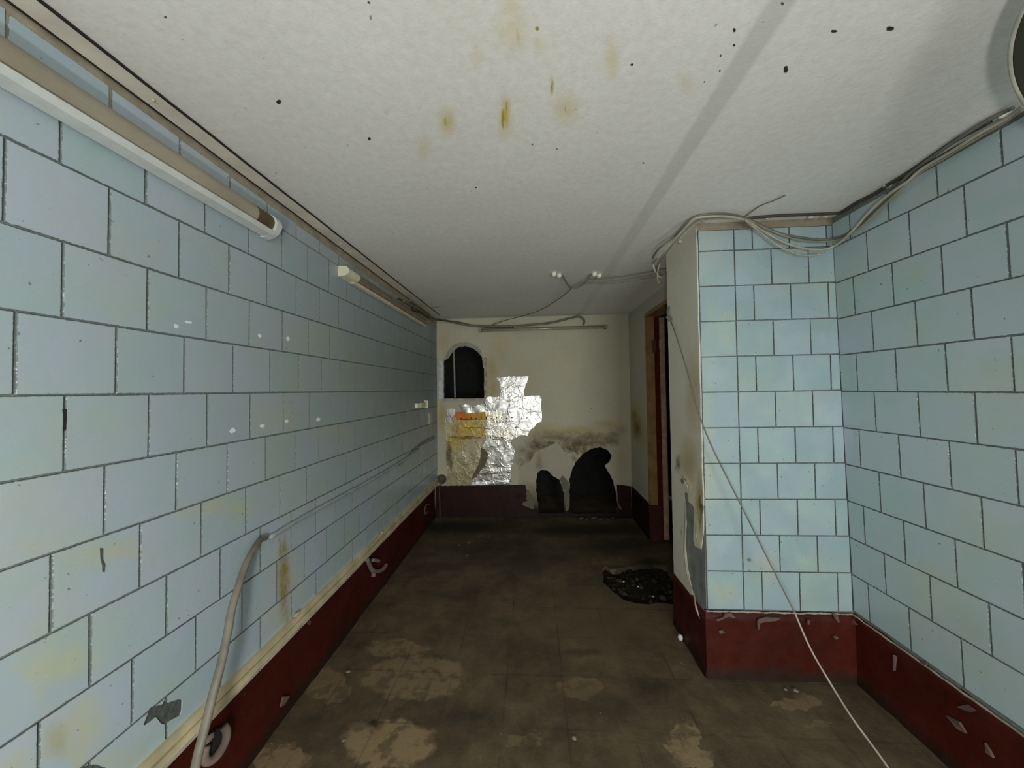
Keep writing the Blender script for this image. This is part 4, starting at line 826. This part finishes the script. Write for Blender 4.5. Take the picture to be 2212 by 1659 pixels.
# foil-faced insulation sheet on the far wall
def foil_mat(name, paper=False):
    t = NT(name); v = t.pos('xzy')
    vo = t.n('ShaderNodeTexVoronoi', feature='DISTANCE_TO_EDGE'); t.l(t.warp(v, 5, 0.22), vo.inputs['Vector']); vo.inputs['Scale'].default_value = 6
    vo2 = t.n('ShaderNodeTexVoronoi', feature='DISTANCE_TO_EDGE'); t.l(t.warp(v, 9, 0.12), vo2.inputs['Vector']); vo2.inputs['Scale'].default_value = 15
    zone = t.ells(t.warp(v, 6, 0.15), [(-0.2419,1.5734,0.2367,0.1778,1.5531,1),(-0.4873,1.1032,0.3573,0.1775,3.134,0.7),(-0.0082,1.4223,0.1766,0.1178,3.1305,0.5),(-0.4072,0.5422,0.2372,0.153,-3.1338,1),(-0.9133,0.6322,0.2409,0.2367,-2.8167,0.5)], 0.8)
    cr = t.math('MULTIPLY', t.rng(vo2.outputs['Distance'], 0, 0.09, 1, 0), t.math('ADD', zone, 0.25))
    h = t.math('ADD', t.rng(vo.outputs['Distance'], 0, 0.07, 0.6, 0), t.math('ADD', t.math('MULTIPLY', cr, 0.45), t.math('MULTIPLY', t.noise(v, 14, 3), 0.6)))
    nb = t.bump(h, 0.38 if not paper else 0.45, 0.006)
    if not paper:
        col = t.mix(t.rng(t.noise(v, 9, 4), 0.4, 0.7), (0.62, 0.62, 0.61), (0.50, 0.50, 0.49))
        wv = t.warp(v, 12, 0.05)
        col = t.mix(t.ells(wv, [(-0.5441,1.2815,0.2984,0.1186,3.1302,0.7),(-0.4283,1.0731,0.3567,0.1418,3.1336,0.4),(-0.613,0.6902,0.3589,0.3535,-2.7228,0.25)], 0.9), col, (0.66, 0.62, 0.42))
        sp = t.rng(t.noise(v, 75, 3, 0.6), 0.66, 0.70, 0, 0.8)
        col = t.mix(sp, col, (0.20, 0.19, 0.15))
        return t.out(col, t.rng(t.noise(v, 20, 3), 0.3, 0.7, 0.24, 0.42), 0.9, nb, 0.5)
    col = t.mix(t.rng(t.noise(v, 6, 5), 0.35, 0.65), (0.42, 0.37, 0.20), (0.50, 0.47, 0.33))
    wv = t.warp(v, 10, 0.08)
    col = t.mix(t.ells(wv, [(-0.8459,1.1364,0.3608,0.1546,3.1325,0.9),(-0.9078,1.018,0.3612,0.0713,3.1333,0.9),(-0.6668,1.0753,0.1795,0.1067,3.1356,0.8),(-1.0296,0.9298,0.157,0.119,-3.1399,0.6)], 0.9), col, (0.50, 0.33, 0.03))
    col = t.mix(t.ells(t.warp(v, 20, 0.04), [(-1.0916,0.8112,0.238,0.0604,1.5565,0.9),(-1.0631,0.6921,0.1426,0.0362,1.5563,0.8),(-0.8477,1.0116,0.2404,0.0238,3.1332,0.8),(-0.9981,1.0248,0.1207,0.0179,3.1331,0.8)], 0.8), col, (0.10, 0.08, 0.03))
    col = t.mix(t.rng(t.noise(v, 65, 3), 0.64, 0.70, 0, 0.6), col, (0.22, 0.18, 0.07))
    return t.out(col, 0.42, 0.45, nb, 0.5)
M_FOIL = foil_mat('crumpled_foil'); M_FPAP = foil_mat('stained_foil_paper', True)
FOIL = [(-0.6103,1.2526),(-0.607,1.4663),(-0.6043,1.5257),(-0.5174,1.5362),(-0.4208,1.5347),(-0.4079,1.5998),(-0.4128,1.6616),(-0.4237,1.7306),(-0.4563,1.7805),(-0.2977,1.7877),(-0.0519,1.789),(-0.074,1.709),(-0.1076,1.6451),(-0.1147,1.5389),(0.0821,1.5411),(0.1083,1.4924),(0.1011,1.386),(0.1097,1.2795),(0.1032,1.2108),(0.0446,1.1803),(-0.0313,1.1111),(-0.0748,1.048),(-0.1817,1.0384),(-0.2469,0.9959),(-0.2897,0.9857),(-0.2883,0.9244),(-0.248,0.8558),(-0.2562,0.724),(-0.2869,0.6536),(-0.3017,0.4732),(-0.3086,0.4127),(-0.8085,0.413),(-0.7345,0.5606),(-0.6479,0.7495),(-0.6696,0.8916),(-0.6144,0.9859)]
FPAP = [(-1.212,0.4132),(-1.121,0.4309),(-1.1287,0.7519),(-1.1241,0.9186),(-1.1425,1.0797),(-1.1427,1.1991),(-1.1186,1.3183),(-1.0685,1.3917),(-0.999,1.3908),(-1.0057,1.3407),(-0.9032,1.3335),(-0.6089,1.3416),(-0.5919,1.282),(-0.6084,0.9859),(-0.6638,0.8797),(-0.6474,0.7791),(-0.7096,0.6197),(-0.8013,0.4957),(-0.8085,0.413)]
t = empty('foil_sheet', (-0.5, 4.445, 0.9), 'torn crumpled silver foil insulation sheet on the far wall below the arched opening', 'foil sheet')
def fd(u, v):
    a = noise.noise(Vector((u*9, v*9, 0))); b = noise.noise(Vector((u*22+3, v*22, 2))); c_ = noise.noise(Vector((u*50, v*50, 5)))
    return 0.010+0.0036*a+0.0012*b+0.0003*c_
def fd2(u, v):
    s = fd(u, v)
    # folds at the lower right
    k = (v-0.47)-0.25*(u+0.45)
    return s+0.007*max(0, math.sin(k*38+u*7))*max(0, min(1, (0.66-v)/0.12))
def smo(z): return z
sheet('foil_face', WF, rag(FOIL, 0.006, 0.03), 0.006, fd2, M_FOIL, t)
sheet('stained_paper_face', WF, rag(FPAP, 0.005, 0.03), 0.007, fd, M_FPAP, t)
o = sheet('silver_fold', WF, rag([(-0.9618,1.4535),(-0.926,1.4291),(-0.8594,1.4461),(-0.7815,1.4271),(-0.6734,1.4316),(-0.6189,1.4724),(-0.588,1.5314),(-0.5281,1.5423),(-0.5057,1.447),(-0.5309,1.3643),(-0.6268,1.3418),(-0.7829,1.3319),(-0.8551,1.3269),(-0.903,1.3513),(-0.9385,1.3995)], 0.003, 0.02), 0.006, lambda u, v: fd(u, v)+0.010+0.003*math.sin(u*37+v*20), M_FOIL, t, smooth=False)
o = sheet('silver_fold', WF, rag([(-1.102,1.3838),(-1.0532,1.407),(-0.9991,1.3824),(-0.9998,1.3287),(-1.0306,1.2873),(-1.0621,1.1982),(-1.11,1.2405),(-1.1149,1.3242)], 0.003, 0.02), 0.006, lambda u, v: fd(u, v)+0.006, M_FOIL, t)
def orange():
    t_ = NT('orange_rust_stained_tape'); v = t_.pos('xzy')
    sp = t_.n('ShaderNodeSeparateXYZ'); t_.l(v, sp.inputs[0])
    col = t_.mix(t_.rng(sp.outputs[0], (-0.9944,1.2869)[0], (-0.6158,1.2823)[0]), (0.72, 0.13, 0.003), (0.62, 0.42, 0.03))
    col = t_.mix(t_.rng(t_.noise(v, 20, 4), 0.4, 0.7, 0, 0.6), col, (0.45, 0.14, 0.01))
    return t_.out(col, 0.45, 0.1, t_.bump(t_.noise(v, 50, 3), 0.3, 0.004))
sheet('orange_tape', WF, rag([(-0.9997,1.3406),(-0.903,1.3513),(-0.6147,1.3535),(-0.6043,1.2525),(-0.7842,1.2427),(-0.9769,1.2449),(-1.0063,1.299)], 0.002, 0.02), 0.006, lambda u, v: fd(u, v)+0.004, orange(), t)
# leaf shaped dark tear
slab('dark_tear', WF, [(-0.6697,0.8857),(-0.6164,0.8558),(-0.5812,0.8142),(-0.5882,0.7492),(-0.6253,0.6667),(-0.668,0.6077),(-0.7349,0.5311),(-0.8015,0.478),(-0.7827,0.5371),(-0.7459,0.5961),(-0.7089,0.667),(-0.6837,0.7497)], [], 0.024, 0.028, simple('brown_back_of_sheet', (0.16, 0.14, 0.08), 0.8), t)
# long bright folds at the foot
def fold(pts, r): tube('foil_fold', [WF(x, z, 0.028) for x, z in pts], r, M_FOIL, t, sub=5, seg=6, flat=0.6, wob=0.004)
fold([(-0.7097,0.6138),(-0.5848,0.5839),(-0.4365,0.5599),(-0.3192,0.4891),(-0.3079,0.4538)], 0.020)
fold([(-0.7469,0.5252),(-0.6159,0.5013),(-0.4679,0.454),(-0.3496,0.4362)], 0.016)
fold([(-0.5996,0.7847),(-0.5407,0.7372),(-0.4818,0.7015),(-0.4345,0.6895)], 0.009)
fold([(-0.5598,1.0447),(-0.4589,1.0201),(-0.37,1.0017)], 0.006)
fold([(-0.5726,0.9856),(-0.4592,0.9965),(-0.3581,1.0075)], 0.004)
# slit marks printed in rows across the sheet
bm = bmesh.new()
rowsm = [(x, 910+random.uniform(-1.5, 1.5), random.choice(((5, 1.6), (1.6, 4)))) for x in range(992, 1140, 11)] + [(x, 952+random.uniform(-1, 1), random.choice(((5, 1.4), (1.6, 4)))) for x in range(1032, 1100, 12)] + [(x, 918, (4, 1.1)) for x in range(1062, 1105, 7)] + [(1131,868,(4,2)),(1136,900,(5,1.6)),(1112,930,(8,1.6)),(1008,949,(24,1)),(1050,933,(18,.8)),(1020,930,(30,.8)),(1075,955,(30,.8)),(1035,959,(24,.8)),(1019,912,(60,1.0))]
K = 169.0
for x, y, (a, b) in rowsm:
    cx = (x-1148.3)/K; cz = 1.62+(849.5-y)/K
    w = fd2(cx, cz)+0.006
    vv = [bm.verts.new(WF(cx+sx*a/2/K, cz+sz*b/2/K, w)) for sx, sz in ((-1, -1), (1, -1), (1, 1), (-1, 1))]; bm.faces.new(vv)
bmesh.ops.solidify(bm, geom=bm.faces[:], thickness=0.002)
me = bpy.data.meshes.new('slit_marks'); bm.to_mesh(me); bm.free()
o = link('slit_marks', me, simple('dark_slit', (0.05, 0.045, 0.03), 0.8), t); o['kind'] = 'stuff'
# torn strip of paper curling beside the window
o = sheet('paper_scrap', WF, [(-0.5802,1.6502),(-0.5501,1.6615),(-0.5152,1.6015),(-0.4863,1.5417),(-0.5283,1.5305),(-0.5512,1.5902)], 0.004, lambda u, v: 0.006+0.01*max(0, (v-1.6)*2), simple('yellow_torn_paper', (0.50, 0.44, 0.24), 0.8)); tag(o, 'small yellowed paper strip curling off the far wall right of the arched opening', 'scrap')

# big round dish lamp at the upper right, mostly outside the picture
t = empty('dish_lamp', (1.315, 0.618, 2.18), 'big round dark dish lamp with a pale rim in the upper right corner', 'lamp')
ax = Vector((-0.590, 0.317, -0.742)).normalized(); ctr = (1.315, 0.618, 2.18); DR = 0.399
lathe('dish_back', [(0.03, -0.17), (0.08, -0.165), (0.22, -0.11), (0.33, -0.05), (DR-0.006, -0.010), (DR-0.001, -0.004)], ctr, ax, simple('grey_enamel', (0.30, 0.31, 0.28), 0.5), t, 96)
lathe('rim', [(DR-0.002, -0.008), (DR+0.002, -0.006), (DR+0.002, 0.002), (DR-0.003, 0.003), (DR-0.006, 0.0)], ctr, ax, simple('pale_rim', (0.52, 0.52, 0.45), 0.5), t, 96)
lathe('dark_glass', [(0.001, 0.002), (0.2, 0.001), (DR-0.004, -0.001)], ctr, ax, simple('dark_olive_glass', (0.050, 0.046, 0.030), 0.6, var=0.15), t, 96)
tube('stem', [Vector(ctr)-ax*0.165, Vector(ctr)-ax*0.21, (1.45, 0.56, 2.44), (1.45, 0.56, 2.552)], 0.016, M_CABG, t)

# crumbs of paint and plaster along the red bands and on the floor
def scraps(pts, W, mat, labels, cat, group, r, nm):
    for i, (q_, lb) in enumerate(zip(pts, labels)):
        rr = r*random.uniform(.7, 1.3)
        g = blob(nm, W(q_[0], q_[1], rr*0.3), rr, mat, None, 0.8, 2, (1.2, 1.2, .5), i+q_[0]*5); tag(g, lb, cat, group)
o = blob('pebble', Vector((0.9141,2.312)).to_3d()+Vector((0, 0, 0.02)), 0.020, simple('white_stone', (0.75, 0.70, 0.63), 0.7), None, 0.4, 2, (0.7, .8, 1.1), 2); tag(o, 'white rounded chip lying on the floor against the corner of the pier', 'stone')
scraps([(-0.7126,3.7079),(-0.7979,3.6397),(-0.668,3.4183),(-1.0968,1.9858),(1.3152,1.9635),(1.3619,1.9596),(-1.3078,1.6729),(-0.9083,1.5991),(0.1626,1.6555)], WG, M_CHIP, ('pale chip on the floor near the far wall, right one of the far group', 'pale chip on the floor near the far wall, left one of the far group', 'pale chip on the floor, nearest of the far group', 'pale chip on the left part of the floor amid the worn patches', 'pale chip on the floor below the pier, left one of two', 'pale chip on the floor below the pier, right one of two', 'pale chip on the floor beside the left red band, near the pipe socket', 'pale chip on the floor on the large worn patch at the bottom', 'pale chip alone at the bottom middle of the floor'), 'plaster chip', 'plaster chips on the floor', 0.009, 'plaster_chip')
scraps([(0.5676,4.6003),(0.6319,4.5508),(0.7195,4.6192),(0.7998,4.5696),(0.8985,4.6214),(0.9575,4.5385),(0.7471,4.5031)], lambda a, b, w: Vector((a, 4.40+random.uniform(-.03, .03), 0.015)), simple('grey_debris', (0.06, 0.06, 0.05), 0.8), tuple('grey debris crumb under the large broken hole, '+w for w in ('first from the left', 'second from the left', 'third from the left', 'fifth from the left', 'sixth from the left', 'last on the right', 'fourth from the left')), 'debris', 'debris under the broken hole', 0.022, 'debris_crumb')
M_FLK = simple('dirty_paint_flake', (0.13, 0.075, 0.06), 0.8, var=0.4)
# hanging flakes of cream plaster over the top of the red bands
def flake(pts, P, name='plaster_flake', parent=None, mat=None):
    n = len(pts); vs_ = [P(a, b, 0.010) for a, b in pts]+[P(a, b, 0.016+0.006*random.random()) for a, b in pts]
    fs = [tuple(range(n))[::-1], tuple(range(n, 2*n))]+[(i, (i+1) % n, n+(i+1) % n, n+i) for i in range(n)]
    return link(name, mesh(name, vs_, fs), mat or M_FLK, parent)
WCb = lambda a, b, w: Vector((a, 2.022-w, b))
for ps in ([(1.0352,0.3669),(1.0654,0.3752),(1.0897,0.3502),(1.0796,0.3448),(1.0549,0.3545),(0.9966,0.3277),(0.9842,0.3325),(1.0246,0.3462)], [(1.2138,0.3426),(1.2586,0.3537),(1.3275,0.3501),(1.3025,0.3369),(1.2456,0.3306),(1.2182,0.3223),(1.2122,0.2866),(1.2048,0.2864),(1.2059,0.3272)], [(1.4693,0.3456),(1.4789,0.3407),(1.4758,0.3179),(1.4662,0.3228)], [(1.5966,0.381),(1.6254,0.3716),(1.6293,0.3415),(1.6435,0.3343),(1.6242,0.3338),(1.6102,0.3511)], [(1.5977,0.2553),(1.6172,0.2608),(1.6264,0.2485),(1.6094,0.2431)], [(1.0002,0.2714),(1.0179,0.2795),(1.0326,0.2671),(1.0224,0.2592),(1.0048,0.2588)]):
    flake(ps, WCb, parent=b1)
WRb = lambda a, b, w: Vector((1.724-w, a, b))
for ps in ([(2.0506,0.3128),(2.0155,0.3408),(1.989,0.3337),(2.0228,0.3112)], [(1.6842,0.3772),(1.6579,0.3894),(1.6622,0.376),(1.681,0.3675)], [(1.5494,0.2942),(1.5171,0.3341),(1.488,0.335),(1.5063,0.3148)], [(1.5929,0.2227),(1.5445,0.2394),(1.5232,0.2138),(1.5509,0.2055)], [(1.7993,0.3174),(1.7911,0.3127),(1.7995,0.2407),(1.8071,0.2566)], [(1.4652,0.2351),(1.4496,0.2212),(1.4399,0.2037),(1.4585,0.2053)]):
    flake(ps, WRb, parent=b3)
WLb = lambda a, b, w: Vector((bandx(a)+w, a, b))
for ps in ([(1.8652,0.3604),(1.8897,0.362),(1.8981,0.3412),(1.8815,0.3369)], [(1.6766,0.123),(1.7169,0.0903),(1.6833,0.0787),(1.6573,0.0885)], [(1.9853,0.4816),(2.013,0.4823),(2.0225,0.4607),(1.9944,0.463)]):
    flake(ps, WLb, parent=bl)

# splashes of white plaster and a dark crack on the left tiles
M_SPL = simple('white_splash', (0.72, 0.78, 0.78), 0.6, var=0.05)
for i, (e, sz) in enumerate(zip([(1.1614,1.8791),(1.1198,1.8568),(1.49,1.8823),(1.6714,1.8942),(1.5052,1.4763),(1.3493,1.4737),(1.6628,1.4829),(1.9223,1.4699)], ((.016,.006),(.009,.010),(.010,.012),(.012,.016),(.014,.010),(.014,.014),(.014,.012),(.02,.014)))):
    n = 9; ps = [(e[0]+sz[0]*math.cos(k*2*math.pi/n)*random.uniform(.7, 1.15), e[1]+sz[1]*.8*math.sin(k*2*math.pi/n)*random.uniform(.7, 1.15)) for k in range(n)]
    slab('plaster_splash', WL, ps, [], 0.0045, 0.0062, M_SPL, wl)
slab('crack', WL, [(0.9145,1.1953),(0.9219,1.1919),(0.9222,1.1606),(0.9277,1.1423),(0.9257,1.1224),(0.9204,1.1265),(0.9202,1.1434),(0.9158,1.1663)], [], 0.0045, 0.0058, M_HOLE, wl)
slab('grout_hole', WL, [(0.8318,1.5893),(0.8408,1.5888),(0.841,1.5671),(0.8395,1.5334),(0.8332,1.5342),(0.8346,1.57)], [], 0.003, 0.0055, M_BLACK, wl)

# crumbly cream edge where the tiles end above the red bands
M_EDGE = simple('dirty_plaster_edge', (0.34, 0.30, 0.23), 0.9, var=0.45, bump=0.8)
def edge(P0, P1, par, n=70, seed=0.0):
    P0 = Vector(P0); P1 = Vector(P1); pts = []
    for i in range(n+1):
        p = P0.lerp(P1, i/n); pts.append(p+Vector((0, 0, 0.004*noise.noise(p*25+Vector((seed, 0, 0))))))
    tube('plaster_edge', pts, lambda s: 0.0045+0.003*noise.noise(Vector((s*40, seed, 0))), M_EDGE, par, sub=1, seg=6)
edge((0.940, 2.018, 0.372), (1.715, 2.018, 0.370), b1)
edge((1.712, 2.02, 0.370), (1.700, 0.4, 0.372), b3, 110, 3)
